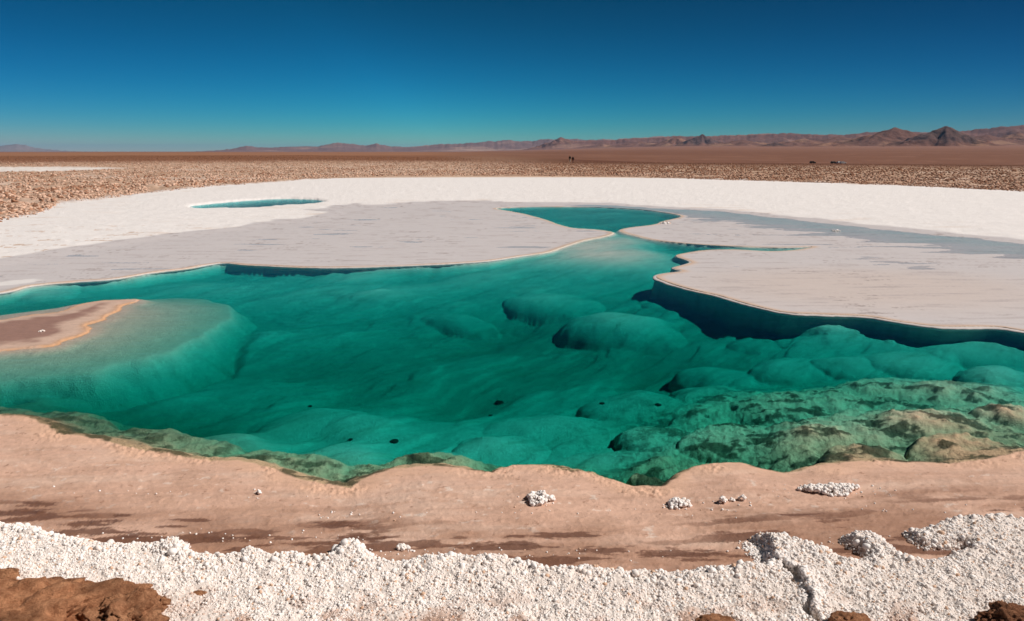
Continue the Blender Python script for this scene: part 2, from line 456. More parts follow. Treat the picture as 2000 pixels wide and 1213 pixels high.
# the loaf under the little island
lw = 0.05 * fbm(x / .7, y / .7, 3, 9)
rho = (np.abs((x + 7.4) / 2.85) ** 2.8 + np.abs((y - 11.1) / 2.85) ** 2.8) ** (1 / 2.8) + lw
cutl = ((x + 6.7) * -1.4 + (y - 12.9) * 1.35) / 1.94
lz = -0.004 - 0.15 * np.clip(rho, 0, 1) ** 2.4 - 0.5 * ss(0.3, 1.3, cutl) - 0.8 * ss(0.93, 1.25, rho) - 0.05 * ss(0.93, 0.99, rho)
lobe = ss(1.15, 0.85, rho)
bed = np.where(rho < 1.3, np.maximum(bed, lz), bed)

bed -= 0.16 * np.exp(-((rho - 1.07) / 0.045) ** 2) * ss(12.2, 11.0, y) * ss(-0.5, 0.5, fbm(x / .9, y / .9, 2, 10) + 0.3)
# algae and rough knobs on the shallow right-hand floor and along the near ledge
ax, ay = pix(1760, 830, -.1)
algreg = ss(3.2, 1.2, np.hypot((x - ax) / 1.25, y - ay)) + ss(1.1, 0.3, dpool) * nearside * 0.9
algreg = np.clip(algreg, 0, 1)
knob = fbm(x / 0.16, y / 0.16, 4, 41)
bed += algreg * (0.045 * knob + 0.012 * fbm(x / 0.05, y / 0.05, 3, 42))
algae = algreg * ss(0.05 - 0.06 * ss(1.0, 0.3, dpool) * nearside, 0.17, fbm(x / 0.42, y / 0.3, 5, 44, 0.62) + 0.10 * knob)

# shores
rimn = 0.5 + 0.5 * fbm(x / 0.25, y / 0.25, 3, 51)
far_top = -0.004 + 0.011 * np.exp(-(np.maximum(-dpool, 0) / 0.16) ** 2) * (0.6 + 0.6 * rimn)
bx_, by_ = pix(1700, 560, 0)
dry = ss(3.4, 1.0, np.hypot((x - bx_) / 1.5, (y - by_)))          # the wide right-hand shelf is nearly dry
far_top += 0.0075 + 0.006 * dry - 0.012 * ss(-6.0, -0.6, dwhite) * ss(0.3, -0.1, dwhite) * ss(0.5, 6, x) + 0.010 * fbm(x / 3.0, y / 0.6, 5, 53)
tx_, ty_ = pix(820, 398, 0)
far_top += 0.03 * ss(0.0, 1.0, dwhite + 1.2) 
white_top = 0.03 + 0.035 * np.clip(dwhite, 0, 4) / 4 + 0.03 * fbm(x / 1.2, y / 1.2, 5, 55, 0.6) + 0.02 * np.maximum(ridged(x / 2.2, y / 2.2, 3, 56) - 0.75, 0) * 4
far_top = far_top + (white_top - far_top) * ss(-0.25, 0.35, dwhite)
dshore = np.maximum(-dpool, 0)
crust = ss(0.30, 0.0, dshore + 0.16 * fbm(x / 0.3, y / 0.3, 3, 57) + 0.20 * fbm(x / 1.3, y / 1.3, 2, 157))       # knobbly rim beside the water
near_top = 0.025 + 0.085 * (1 - np.exp(-dshore / 0.8)) + 0.010 * fbm(x / 0.9, y / 0.4, 4, 58)
near_top += crust * (0.012 + 0.026 * fbm(x / 0.06, y / 0.06, 4, 59, 0.65) * ss(-0.3, 0.3, fbm(x / .5, y / .5, 2, 158)))
near_top += (0.008 * fbm(x / 0.14, y / 0.07, 4, 60, 0.6) + 0.010 * np.maximum(fbm(x / 0.07, y / 0.05, 3, 160), 0.1)) * ss(0.05, 0.4, dshore)
pk = ss(-0.01, 0.09, dpop)
pnoise = fbm(x / 0.22, y / 0.22, 4, 61)
near_top += pk * (0.032 + 0.020 * np.exp(-(np.clip(dpop, 0, 9) / 0.13) ** 2) + 0.020 * pnoise + 0.016 * fbm(x / 0.075, y / 0.075, 3, 161) + 0.010 * np.abs(perlin2(x / 0.03, y / 0.03, 162)))
near_top += 0.17 * ss(3.75, 2.6, np.hypot(x * 0.55, y)) + 0.45 * ss(2.7, 0.6, np.hypot(x * .5, y))
for (px, py, hw, hh) in [(342, 1062, 34, .035), (500, 1074, 22, .035), (686, 1068, 42, .05), (1690, 1056, 50, .03), (1900, 1030, 110, .035), (1500, 1050, 34, .025), (1570, 1072, 70, .03), (840, 1090, 40, .02), (960, 1090, 60, .02), (1450, 1108, 60, .02)]:
    cx, cy = pix(px, py, ZPOP + 0.03); x2, _ = pix(px + hw, py, ZPOP + 0.03)
    near_top += pk * hh * np.exp(-(((x - cx) ** 2 + ((y - cy) * 1.1) ** 2) / (x2 - cx) ** 2))
rx_, ry_ = pix(np.array([1468, 1492, 1530, 1560, 1575, 1590, 1585, 1600]), np.array([1046, 1072, 1092, 1112, 1135, 1160, 1178, 1200]), ZPOP + .04)
rl = np.stack([rx_, ry_], 1)
ld, lside, lal = dist_line(x + 0.05 * fbm(x / .11, y / .11, 4, 195, .6), y + 0.05 * fbm(x / .11, y / .11, 4, 196, .6), rl)
# the slab right of the crack is heaved up; the crack itself is a gap
heave = np.where(lside < 0, np.exp(-(ld / 0.16) ** 1.5), 0) * ss(1.0, 0.85, lal) * ss(-0.02, 0.05, lal) 
near_top += 0.04 * heave * pk * (0.8 + 0.5 * pnoise)
near_top -= 0.05 * np.where(lside > 0, np.exp(-(ld / 0.045) ** 2), 0) * pk * ss(-0.3, 0.2, fbm(x / .16, y / .16, 2, 197))

top = far_top + (near_top - far_top) * nearside
isl = 0.006 + 0.020 * ss(0, 0.4, disle) + 0.008 * fbm(x / .3, y / .2, 3, 62) + 0.012 * np.exp(-(disle / 0.1) ** 2) * (1 + fbm(x / .06, y / .06, 2, 63))
edge_w = 0.05 + 0.00030 * y * y + 0.28 * nearside
fill = ss(-0.03, 1.0, dpool / edge_w)
z = top + (np.minimum(bed, 9) - top) * np.where(dpool > -0.03 * edge_w, fill, 0)
isl = (isl + 0.004) * ss(0, 0.07, disle) - 0.004
ib = ss(-0.30, 0.0, disle)
z = np.where(disle > 0, isl, np.where(dpool > 0, z * (1 - ib) - 0.004 * ib, z))
sp = ss(-0.1, 0.9, dspring)
z = np.where(dspring > -0.1, z * (1 - sp) + (-0.55) * sp, z)
znear = z

# far ground
Z = np.zeros_like(X)
Z[:nn] = znear
xf = X; yf = Y
rights = ss(-0.12, 0.30, TT)
plain = 0.06 + 0.0 * X
plain = plain - rights * 6.2 * ss(110, 620, RR) - (1 - rights) * 0.6 * ss(300, 900, RR)
rise = rights * 62.0 * np.clip((RR - 700) / 7500, 0, 3) ** 1.25
plain = plain + rise - 2.0 * ss(1500, 9000, RR) * (1 - rights)
lump = (ridged(X / 1.3, Y / 1.3, 3, 71) - 0.45) * 0.22 + 0.10 * fbm(X / 5, Y / 5, 3, 73)
# ragged low rise of darker clods along the left skyline
lft = ss(-0.10, -0.30, TT) * 1.0
bank = np.exp(-((RR - 330) / 90.0) ** 2) * lft * (0.7 + 0.3 * fbm(X / 30, Y / 30, 3, 75))
dw_full = np.full(X.shape, -6.0); 
dw_full[:nn] = dwhite
rub = np.where(RR > 24, 1.0, 0.0)
outer = np.zeros(X.shape)
# beyond the white pan = rubble; inner side handled by the near ground
pxr = 1000 + F * (X / np.maximum(Y, .1))
WU = np.array([(-3000, 640), (-900, 520), (-300, 470), (0, 431), (60, 421), (95, 410), (120, 397), (200, 389), (300, 376), (400, 366), (500, 358), (600, 351), (700, 347), (850, 345), (1000, 344), (1200, 346), (1500, 354), (1750, 362), (1900, 369), (2000, 374), (2400, 386), (3200, 430), (4200, 520)], float)
wx, wy = pix(WU[:, 0], WU[:, 1], 0)
wth = np.arctan2(wx, wy); wr = np.hypot(wx, wy)
rim_r = np.interp(TT, wth, wr)
beyond = ss(-1.0, 1.5, (RR - rim_r) + 0.06 * rim_r * fbm(X / 6, Y / 6, 3, 77))
Z = Z + (plain + np.where(RR < 900, lump, 0) * (1 - 0.8 * rights * ss(80, 130, RR)) * np.clip(1.3 - RR / 700, 0.15, 1) + 1.3 * bank - Z) * np.where(beyond > 0, beyond, 0)
Z[nn:] = np.where(beyond[nn:] < 1, Z[nn:] * beyond[nn:] + 0.07 * (1 - beyond[nn:]), Z[nn:])

# ------------------------------------------------------------------ mineral colours of the ground
def mixc(a, b, f): return a + (np.asarray(b) - a) * f[..., None]
C = np.empty(X.shape + (3,)); C[:] = (0.60, 0.42, 0.31)
wet = np.zeros(X.shape)
c = np.empty(x.shape + (3,))
c[:] = (0.80, 0.735, 0.70)                                     # white salt
c[:] = (0.815, 0.765, 0.74)
c = mixc(c, (0.52, 0.33, 0.22), 0.85 * ss(0.22, 0.34, fbm(x / 1.6, y / 0.35, 5, 181, 0.62)) * ss(-3, -7, x) * ss(30, 20, y))
c = mixc(c, (0.66, 0.50, 0.40), 0.55 * ss(0.10, 0.5, fbm(x / 3.0, y / 0.9, 4, 81)) * ss(5, -1, dwhite))
shelfc = np.empty_like(c); shelfc[:] = (0.63, 0.575, 0.565)
shelfc = mixc(shelfc, (0.64, 0.545, 0.50), dry)
shelfc = mixc(shelfc, (0.47, 0.40, 0.385), 0.75 * ss(0.05, 0.45, fbm(x / 1.6, y / 0.22, 5, 83, 0.6)))
shelfc = mixc(shelfc, (0.36, 0.29, 0.27), 0.8 * ss(0.22, 0.34, fbm(x / 0.7, y / 0.16, 4, 84, 0.6)) * ss(0.0, 0.3, fbm(x / 3, y / 2, 2, 182)))
shelfc = mixc(shelfc, (0.62, 0.43, 0.31), np.exp(-(np.maximum(-dpool, 0) / 0.13) ** 2))
c = mixc(shelfc, 0, np.zeros(x.shape)) * (1 - ss(-0.2, 0.15, dwhite))[..., None] + c * ss(-0.2, 0.15, dwhite)[..., None]
wetn = (1 - ss(-0.2, 0.3, dwhite)) * 0.6
wpx, wpy = pix(np.array([20, 75]), np.array([553, 549]), 0)
shw = ss(1.2, 0.7, np.hypot((x - wpx[0]) / (wpx[1] - wpx[0]), (y - wpy[0] - 0.55 * (x - wpx[0])) / 0.42) + 0.35 * fbm(x / .3, y / .3, 3, 184)) * ss(0.02, -0.1, dpool)
c = mixc(c, (0.82, 0.77, 0.74), shw)
# near shore
n1 = fbm(x / 1.3, (y - 0.10 * x) / 0.16, 5, 85); n2 = fbm(x / 0.35, y / 0.10, 4, 86)
sh = np.empty_like(c); sh[:] = (0.69, 0.435, 0.32)
ysl = y - 0.10 * x
sh = mixc(sh, (0.72, 0.49, 0.375), ss(-0.1, 0.35, fbm(x / 2.0, ysl / 0.30, 4, 87)))
sh = mixc(sh, (0.42, 0.225, 0.145), 0.4 * ss(0.08, 0.4, n1) * ss(1.6, 0.5, -dpop))
sh = mixc(sh, (0.60, 0.37, 0.265), 0.8 * ss(0.0, 0.3, fbm(x / 0.45, y / 0.28, 5, 188, 0.6)))
sh = mixc(sh, (0.74, 0.46, 0.32), crust)
sh = mixc(sh, (0.84, 0.70, 0.60), 0.6 * ss(0.28, 0.42, fbm(x / 0.16, y / 0.10, 4, 186, 0.65)) * ss(0.05, 0.4, dshore))
sh = mixc(sh, (0.33, 0.16, 0.10), 0.7 * ss(0.36, 0.46, fbm(x / 0.10, y / 0.07, 4, 187, 0.65)))
wetband = ss(0.85, 0.05, -dpop + 0.30 * fbm(x / 0.8, y / 0.22, 4, 88)) * (1 - pk)
sh = mixc(sh, (0.36, 0.185, 0.115), 0.8 * wetband * ss(-0.4, 0.15, fbm(x / 1.5, y / 0.35, 4, 90)))
sh = mixc(sh, (0.17, 0.075, 0.045), 0.85 * ss(0.6, 0.1, -dpop) * (1 - pk) * ss(0.12, 0.2, n1 + 0.5 * n2))
STK = [(1100, 1045, 80, 9), (75, 985, 45, 7), (30, 1003, 80, 8), (180, 1022, 55, 9), (170, 1040, 90, 10), (372, 1014, 42, 5), (335, 1028, 35, 4), (270, 1045, 60, 7), (650, 1020, 60, 9), (700, 1048, 70, 8), (240, 1005, 22, 4), (1000, 1062, 60, 5), (1560, 1003, 50, 4),
       (1180, 1075, 60, 9), (980, 1070, 110, 8), (1330, 1080, 90, 10), (1010, 1048, 30, 4), (450, 1052, 70, 7)]
for k, (px, py, hw, hh) in enumerate(STK):
    cx, cy = pix(px, py, .09); x2, _ = pix(px + hw, py, .09); _, y2 = pix(px, py - hh, .09)
    q = np.hypot((x - cx) / (x2 - cx), ((y - cy) - 0.04 * (x - cx)) / (y2 - cy)) + 1.1 * fbm(x / .16, y / .035, 5, 92 + k, 0.6)
    sh = mixc(sh, (0.16, 0.072, 0.045), 0.85 * ss(0.95, 0.6, q) * (1 - pk))
sh = mixc(sh, (0.81, 0.71, 0.64), pk)
dirtf = fbm(x / 0.35, y / 0.3, 4, 131)
sh = mixc(sh, (0.36, 0.17, 0.09), pk * ss(3.9, 3.2, y) * ss(-0.02, 0.22, dirtf))
c = c + (sh - c) * nearside[..., None]
wetn = wetn * (1 - nearside) + nearside * (0.35 + 0.4 * wetband) * (1 - pk)
# lagoon floor
bc = np.empty_like(c); bc[:] = (0.74, 0.66, 0.56)
bc = mixc(bc, (0.50, 0.43, 0.33), 0.5 * ss(0.0, 0.5, fbm(u1 / 1.2, v1 / 0.16, 4, 23)))
bc = mixc(bc, (0.68, 0.51, 0.32), 0.85 * algreg)
bc = mixc(bc, (0.58, 0.39, 0.26), ss(0.5, 0.0, dpool) * nearside)
bc = mixc(bc, (0.54, 0.39, 0.23), 0.85 * ss(1.3, 0.5, dpool) * nearside)
mx_, my_ = pix(60, 800, -.1)
bc = mixc(bc, (0.30, 0.21, 0.12), 0.85 * ss(2.6, 0.8, np.hypot((x - mx_) / 1.4, (y - my_) / 0.8)))
bc = mixc(bc, (0.60, 0.46, 0.35), lobe)
bc = mixc(bc, (0.05, 0.055, 0.022), 0.9 * algae)
kx, ky = pix(np.array([798, 808, 814, 829]), np.array([888, 896, 903, 916]), -.12)
kd, _, _ = dist_line(x + 0.02 * fbm(x / .08, y / .08, 3, 66), y, np.stack([kx, ky], 1))
bc = mixc(bc, (0.06, 0.04, 0.02), 0.85 * ss(0.035, 0.012, kd))
inp = ss(-0.02, 0.02, dpool)
c = c + (bc - c) * inp[..., None]
ic = np.empty_like(c); ic[:] = (0.60, 0.42, 0.33)
ic = mixc(ic, (0.33, 0.19, 0.15), ss(0.25, 0.5, disle + 0.25 * fbm(x / .6, y / .3, 3, 64)))
ic = mixc(ic, (0.66, 0.36, 0.19), np.exp(-(disle / 0.10) ** 2) * ss(-.3, .3, fbm(x / .5, y / .5, 3, 65) + 0.2))
c = np.where((disle > 0)[..., None], ic, c)
wetn = np.where(dpool > 0, 0.2, wetn)
C[:nn] = c; wet[:nn] = wetn
# rubble and desert
rc = np.empty_like(C); rc[:] = (0.52, 0.35, 0.25)
rn = fbm(X / 1.1, Y / 1.1, 3, 101); rn2 = fbm(X / 14, Y / 9, 3, 102)
rc = mixc(rc, (0.30, 0.15, 0.085), ss(-0.05, 0.5, rn))
rc = mixc(rc, (0.36, 0.19, 0.115), 0.7 * ss(90, 200, RR) * ss(-0.2, 0.15, TT) + 0.0)
rc = mixc(rc, (0.70, 0.55, 0.46), 0.55 * ss(0.0, 0.4, rn2) * ss(300, 90, RR))
rc = mixc(rc, (0.21, 0.088, 0.045), ss(150, 230, RR + 40 * rn2) * ss(0.05, -0.12, TT) * 0.95)
rc = mixc(rc, (0.33, 0.16, 0.09), ss(420, 650, RR) * ss(0.05, -0.12, TT) * 0.9)
rc = mixc(rc, (0.13, 0.052, 0.03), ss(110, 200, RR) * ss(-0.15, 0.12, TT))
rc = mixc(rc, (0.20, 0.092, 0.06), ss(260, 700, RR) * ss(-0.15, 0.12, TT))
rc = mixc(rc, (0.27, 0.135, 0.09), 0.6 * ss(0.05, 0.35, fbm(X / 900, Y / 500, 4, 105)) * ss(600, 1500, RR))
rc = mixc(rc, (0.27, 0.135, 0.095), ss(1200, 6000, RR))
rc = mixc(rc, (0.30, 0.15, 0.10), 0.5 * ss(0.05, 0.4, fbm(X / 90, Y / 30, 4, 106)) * ss(150, 260, RR) * ss(3000, 900, RR))
qx, qy = pix(np.array([-60, 60, 130]), np.array([331, 331, 330]), 0)
patch = ss(1.2, 0.8, np.hypot((X - qx[1] + 6) / 18.0, (Y - 107) / 18.0) + 0.2 * rn2)
rc = mixc(rc, (0.78, 0.71, 0.66), patch)
Z = np.where(RR > 75, Z - 0.10 * patch * (lump > -1) * lump / 0.25, Z)
C = C + (rc - C) * beyond[..., None]
wet *= (1 - beyond)

# ------------------------------------------------------------------ split the ground into its named pieces
Zf = Z
idx = np.arange(NR * NT).reshape(NR, NT)
q = np.stack([idx[:-1, :-1], idx[:-1, 1:], idx[1:, 1:], idx[1:, :-1]], -1)
zone = np.full((NR, NT), 4)
zone[:nn] = 1                                            # shelf
zone[:nn][dwhite > 0] = 2
zone[:nn][nearside > 0.5] = 3
zone[:nn][(dpool > 0)] = 0
zone[:nn][(disle > 0)] = 5
zone[beyond > 0.5] = 4
zone[nn:] = 4
zq = zone[:-1, :-1]
VV = np.stack([X, Y, Z], -1).reshape(-1, 3)
CC = C.reshape(-1, 3); WW = wet.reshape(-1)
for k, (nm, mt) in enumerate([('lagoon_bed', M_BED), ('salt_shelf', M_SHELF), ('salt_flat', M_FLAT), ('lagoon_shore', M_SHORE), ('desert_plain', M_PLAIN), ('salt_islet', M_SHORE)]):
    fq = q[zq == k].reshape(-1, 4)
    if not len(fq): continue
    used, inv = np.unique(fq, return_inverse=True)
    me = make_mesh(nm, VV[used], inv.reshape(-1, 4), mt, {'albedo': CC[used], 'wet': WW[used]})
    o = link(nm, me); o['kind'] = 'structure'

_lr = np.log(rs)
def ground(px_, py_):
    """height of the ground at world x, y"""
    px_ = np.asarray(px_, float); py_ = np.asarray(py_, float)
    fr_ = np.interp(np.hypot(px_, py_), rs, np.arange(NR)); ft_ = np.interp(np.arctan2(px_, py_), ths, np.arange(NT))
    i = np.clip(fr_.astype(int), 0, NR - 2); j = np.clip(ft_.astype(int), 0, NT - 2)
    a = fr_ - i; b = ft_ - j
    return (Z[i, j] * (1 - a) * (1 - b) + Z[i + 1, j] * a * (1 - b) + Z[i, j + 1] * (1 - a) * b + Z[i + 1, j + 1] * a * b)
def field(A, px_, py_):
    i = np.clip(np.round(np.interp(np.hypot(px_, py_), rs, np.arange(NR))).astype(int), 0, A.shape[0] - 1)
    j = np.clip(np.round(np.interp(np.arctan2(px_, py_), ths, np.arange(NT))).astype(int), 0, NT - 1)
    return A[i, j]

# the crust's lip, jutting a hand's breadth over the water along the far shelves
def lip():
    P = poly_px(POOL, 0, 6)
    area = 0.5 * np.sum(P[:, 0] * np.roll(P[:, 1], -1) - np.roll(P[:, 0], -1) * P[:, 1])
    if area < 0: P = P[::-1]
    seg = np.hypot(*(np.roll(P, -1, 0) - P).T); s = np.concatenate([[0], np.cumsum(seg)])
    PP = np.vstack([P, P[:1]])
    u = np.arange(0, s[-1], 0.03)
    L = np.stack([np.interp(u, s, PP[:, 0]), np.interp(u, s, PP[:, 1])], 1)
    kk = np.exp(-np.linspace(-2, 2, 9) ** 2); kk /= kk.sum()
    L = np.stack([np.convolve(np.concatenate([L[-4:, k], L[:, k], L[:4, k]]), kk, 'valid') for k in (0, 1)], 1)
    tn = np.roll(L, -1, 0) - np.roll(L, 1, 0); tn /= np.linalg.norm(tn, axis=1)[:, None] + 1e-9
    nrm = np.stack([-tn[:, 1], tn[:, 0]], 1)                       # towards the water
    okp = (L[:, 1] > 8.9 - 0.104 * L[:, 0]) & (np.abs(L[:, 0]) < 0.9 * L[:, 1] + 1)
    dark = ss(-0.25, -0.7, nrm[:, 0] * math.sin(SUN_AZ) + nrm[:, 1] * math.cos(SUN_AZ) + 0.15 * perlin2(L[:, 0] / 2, L[:, 1] / 2, 5))
    lx = L[:, 0]; ly = L[:, 1]
    wd = (0.065 + 0.025 * ss(18, 12, ly)) * (0.75 + 0.5 * fbm(lx / 0.6, ly / 0.6, 3, 191)) * ss(20, 16, ly) + 0.02
    wd += 0.02 * fbm(lx / 0.12, ly / 0.12, 3, 192)
    rings = [(-0.22, -0.02), (-0.06, 0.002), (0.35, 0.008), (0.85, 0.005), (1.0, -0.012), (0.75, -0.040), (-0.10, -0.07)]
    V = []
    for a, zz in rings:
        off = np.where(a < 0, a, a * wd) if a < 0 else a * wd
        jz = 0.004 * fbm(lx / 0.1 + a * 7, ly / 0.1, 3, 193)
        q_ = L + nrm * (off + 0 * wd)[:, None]
        V.append(np.stack([q_[:, 0], q_[:, 1], zz + jz], 1))
    V = np.stack(V, 0); nr, nl = V.shape[:2]
    ii = np.arange(nr * nl).reshape(nr, nl)
    f = []
    good = okp & np.roll(okp, -1)
    for r_ in range(nr - 1):
        a = ii[r_]; b = ii[r_ + 1]
        f.append(np.stack([a, np.roll(a, -1), np.roll(b, -1), b], 1)[good])
    f = np.concatenate(f)[:, ::-1]
    col = np.empty((nr, nl, 3)); col[:] = (0.66, 0.50, 0.40)
    col = mixc(col, (0.62, 0.55, 0.52), np.repeat(ss(-0.35, 0.15, fbm(lx / 1.1, ly / 1.1, 4, 194) + 0.25 * ss(-6, 0, lx))[None], nr, 0))
    used, inv = np.unique(f, return_inverse=True)
    me = make_mesh('salt_rim', V.reshape(-1, 3)[used], inv.reshape(-1, 4), M_SHELF, {'albedo': col.reshape(-1, 3)[used], 'wet': np.zeros(len(used))})
    o = link('salt_rim', me); o['kind'] = 'structure'
lip()

# ------------------------------------------------------------------ mountains
def range_mesh(name, prof, r_lo, r_hi, nt, nr, crest, seed, col, col2, gully=0.45, nsc=900.0, snow=None):
    """a mountain range: skyline heights by azimuth, worn by ridged gullies on both slopes"""
    pa = np.array([elev(px, py)[0] for px, py in prof]); pe = np.array([elev(px, py)[1] for px, py in prof])
    th = np.linspace(pa[0], pa[-1], nt); rr = np.linspace(r_lo, r_hi, nr)
    A, B = np.meshgrid(rr, th, indexing='ij')
    xx = A * np.sin(B); yy = A * np.cos(B)
    t = (A - r_lo) / (r_hi - r_lo)
    H = np.interp(B, pa, pe)
    H = H + 0.0010 * fbm(B * 200, B * 0 + 3.3, 4, seed)
    crest_r = r_lo + crest * (r_hi - r_lo)
    g = np.where(t < crest, ss(0, crest, t) ** 1.15, 1 - ss(crest, 1, t))
    rid = ridged(xx / nsc, yy / nsc, 5, seed)
    zz = H * crest_r * g * (1 - gully * (1 - np.clip(rid, 0, 1)) * (1 - 0.75 * g)) + EYE
    base = np.array(ground(np.clip(xx, -59000, 59000), yy))
    zz = np.where(g > 0.02, np.maximum(zz, base - 25), base - 25)
    zz = zz * ss(0, 0.05, np.minimum(t, 1 - t)) + (base - 30) * (1 - ss(0, 0.05, np.minimum(t, 1 - t)))
    cc = np.empty(xx.shape + (3,)); cc[:] = col
    cc = mixc(cc, col2, ss(0.0, 0.5, fbm(xx / (nsc * 2), yy / (nsc * 1.2), 4, seed + 5)))
    if snow: cc = mixc(cc, (0.85, 0.86, 0.9), ss(snow[0], snow[1], zz + 25 * fbm(xx / 500, yy / 500, 3, 3)))
    ii = np.arange(nr * nt).reshape(nr, nt)
    fq = np.stack([ii[:-1, :-1], ii[:-1, 1:], ii[1:, 1:], ii[1:, :-1]], -1).reshape(-1, 4)
    me = make_mesh(name, np.stack([xx, yy, zz], -1).reshape(-1, 3), fq, M_HILL, {'albedo': cc.reshape(-1, 3), 'wet': np.zeros(nr * nt)})
    o = link(name, me); o['kind'] = 'structure'
    return o

range_mesh('mountain_range', [(360, 297), (400, 295), (430, 293), (460, 289), (480, 284), (500, 287), (530, 288), (560, 286), (620, 285), (645, 280), (660, 277), (690, 280), (715, 284), (735, 279), (760, 285), (800, 287), (850, 281),
           (900, 280), (950, 275), (1000, 272), (1040, 274), (1080, 268), (1100, 268), (1140, 272), (1200, 270), (1260, 267), (1300, 264), (1340, 265)], 21000, 30000, 520, 90, 0.45, 201, (0.22, 0.13, 0.115), (0.42, 0.27, 0.21), 1.0, 1300.0)
range_mesh('mountain_range', [(980, 297), (1020, 292), (1060, 286), (1100, 276), (1150, 273), (1200, 271), (1260, 267), (1300, 263), (1340, 265), (1400, 264), (1450, 262), (1500, 259), (1600, 257), (1700, 256),
           (1800, 256), (1850, 254), (1900, 252), (1950, 246), (2000, 241), (2100, 236), (2300, 232), (2600, 240), (3000, 260)], 12500, 19000, 700, 110, 0.5, 211, (0.20, 0.10, 0.08), (0.38, 0.22, 0.165), 1.0, 1000.0)
range_mesh('volcano', [(-220, 297), (-120, 294), (-60, 290), (0, 285), (18, 282.5), (30, 281.5), (48, 283), (70, 289), (110, 293), (150, 296), (190, 297)], 36000, 43000, 120, 60, 0.5, 221, (0.25, 0.2, 0.2), (0.3, 0.22, 0.2), 0.3, 2500.0, (330, 385))

HILLS = [  # px, base py, half width px, peak py, distance m, seed, colour
    (1748, 285, 78, 247, 8800, 1), (1848, 286, 62, 244, 7600, 2), (1700, 284, 70, 262, 9200, 3), (1790, 284, 60, 262, 9000, 12), (1372, 277, 40, 261, 11500, 4), (1320, 277, 44, 266, 11800, 5), (1096, 291, 48, 267, 15500, 6),
    (1368, 296, 48, 288, 7200, 7), (1514, 291, 26, 277, 7600, 8), (1622, 291, 44, 277, 7400, 9), (1570, 284, 60, 270, 9500, 10), (1450, 284, 60, 272, 10200, 11), (1930, 280, 70, 262, 10500, 13), (1990, 280, 60, 257, 10800, 14), (1250, 285, 60, 275, 13500, 15), (1180, 289, 50, 278, 14500, 16), (1640, 275, 60, 265, 11500, 17)]
for (px, bpy_, hw, ppy, dist, sd_) in HILLS:
    a0, e0 = elev(px, ppy)
    cx, cy = dist * math.sin(a0), dist * math.cos(a0)
    rw = dist * hw / F * 1.35
    n = 90
    gx, gy = np.meshgrid(np.linspace(-1.15, 1.15, n), np.linspace(-1.15, 1.15, n), indexing='ij')
    ang = np.arctan2(gy, gx); rad = np.hypot(gx, gy)
    jag = 1 + 0.45 * fbm(np.cos(ang) * 1.6 + sd_ * 3, np.sin(ang) * 1.6, 3, 300 + sd_)
    prof_ = np.clip(1 - rad / jag, 0, 1)
    rgh = np.random.default_rng(900 + sd_)
    for _ in range(4):
        ox, oy = rgh.uniform(-.45, .45, 2)
        prof_ = np.maximum(prof_, rgh.uniform(.45, .8) * np.clip(1 - np.hypot(gx - ox, gy - oy) / (0.55 * jag), 0, 1) ** 0.9)
    spur = ridged(gx * 2.2 + sd_, gy * 2.2, 4, 320 + sd_)
    ht = dist * e0 + EYE
    wx_ = cx + gx * rw; wy_ = cy + gy * rw
    base = ground(wx_, wy_)
    hh = np.maximum(ht - base, 1.0)
    zz = base - 4 + hh * (prof_ ** 1.05) * (1 - 0.75 * (1 - np.clip(spur, 0, 1)) * (1 - prof_ ** 2)) + hh * 0.05 * fbm(gx * 4 + sd_, gy * 4, 4, 360 + sd_) * ss(0, .2, prof_) * ss(1, .8, prof_) 
    cc = np.empty(gx.shape + (3,)); cc[:] = (0.20, 0.10, 0.075)
    cc = mixc(cc, (0.34, 0.19, 0.125), ss(0.0, 0.45, fbm(gx * 1.8 + sd_, gy * 1.8, 4, 340 + sd_)))
    if sd_ in (2, 4, 8): cc = mixc(cc, (0.11, 0.07, 0.065), 0.8 * ss(0.15, 0.5, prof_ + .2 * fbm(gx * 3, gy * 3, 3, 2)))
    ii = np.arange(n * n).reshape(n, n)
    fq = np.stack([ii[:-1, :-1], ii[1:, :-1], ii[1:, 1:], ii[:-1, 1:]], -1).reshape(-1, 4)
    me = make_mesh('hill', np.stack([wx_, wy_, zz], -1).reshape(-1, 3), fq, M_HILL, {'albedo': cc.reshape(-1, 3), 'wet': np.zeros(n * n)})
    o = link('hill', me); o['kind'] = 'structure'

# ------------------------------------------------------------------ water
wm = bpy.data.materials.new('lagoon_water'); wm.use_nodes = True
t = wm.node_tree; t.nodes.clear()
out = t.nodes.new('ShaderNodeOutputMaterial')
tr = t.nodes.new('ShaderNodeBsdfTransparent')
gl = t.nodes.new('ShaderNodeBsdfGlossy'); gl.inputs['Roughness'].default_value = 0.06
geo = t.nodes.new('ShaderNodeNewGeometry')
dot = t.nodes.new('ShaderNodeVectorMath'); dot.operation = 'DOT_PRODUCT'
t.links.new(geo.outputs['Incoming'], dot.inputs[0]); t.links.new(geo.outputs['True Normal'], dot.inputs[1])
def mth(op, a, b=None):
    n = t.nodes.new('ShaderNodeMath'); n.operation = op
    for k, v in enumerate((a, b)):
        if v is None: continue
        if isinstance(v, (int, float)): n.inputs[k].default_value = v
        else: t.links.new(v, n.inputs[k])
    return n.outputs[0]
cosv = mth('ABSOLUTE', dot.outputs['Value'])
sch = mth('POWER', mth('SUBTRACT', 0.95, mth('MULTIPLY', cosv, 0.95)), 5.3)      # facets tip the grazing angle a little
fres = mth('MULTIPLY', mth('ADD', mth('MULTIPLY', sch, 0.98), 0.015), 0.95)
rip = noise_node(t, 2.2, 4, 0.6, ((1, 3.5, 1), 0.1))
bp = t.nodes.new('ShaderNodeBump'); bp.inputs['Strength'].default_value = 0.22; bp.inputs['Distance'].default_value = 0.05
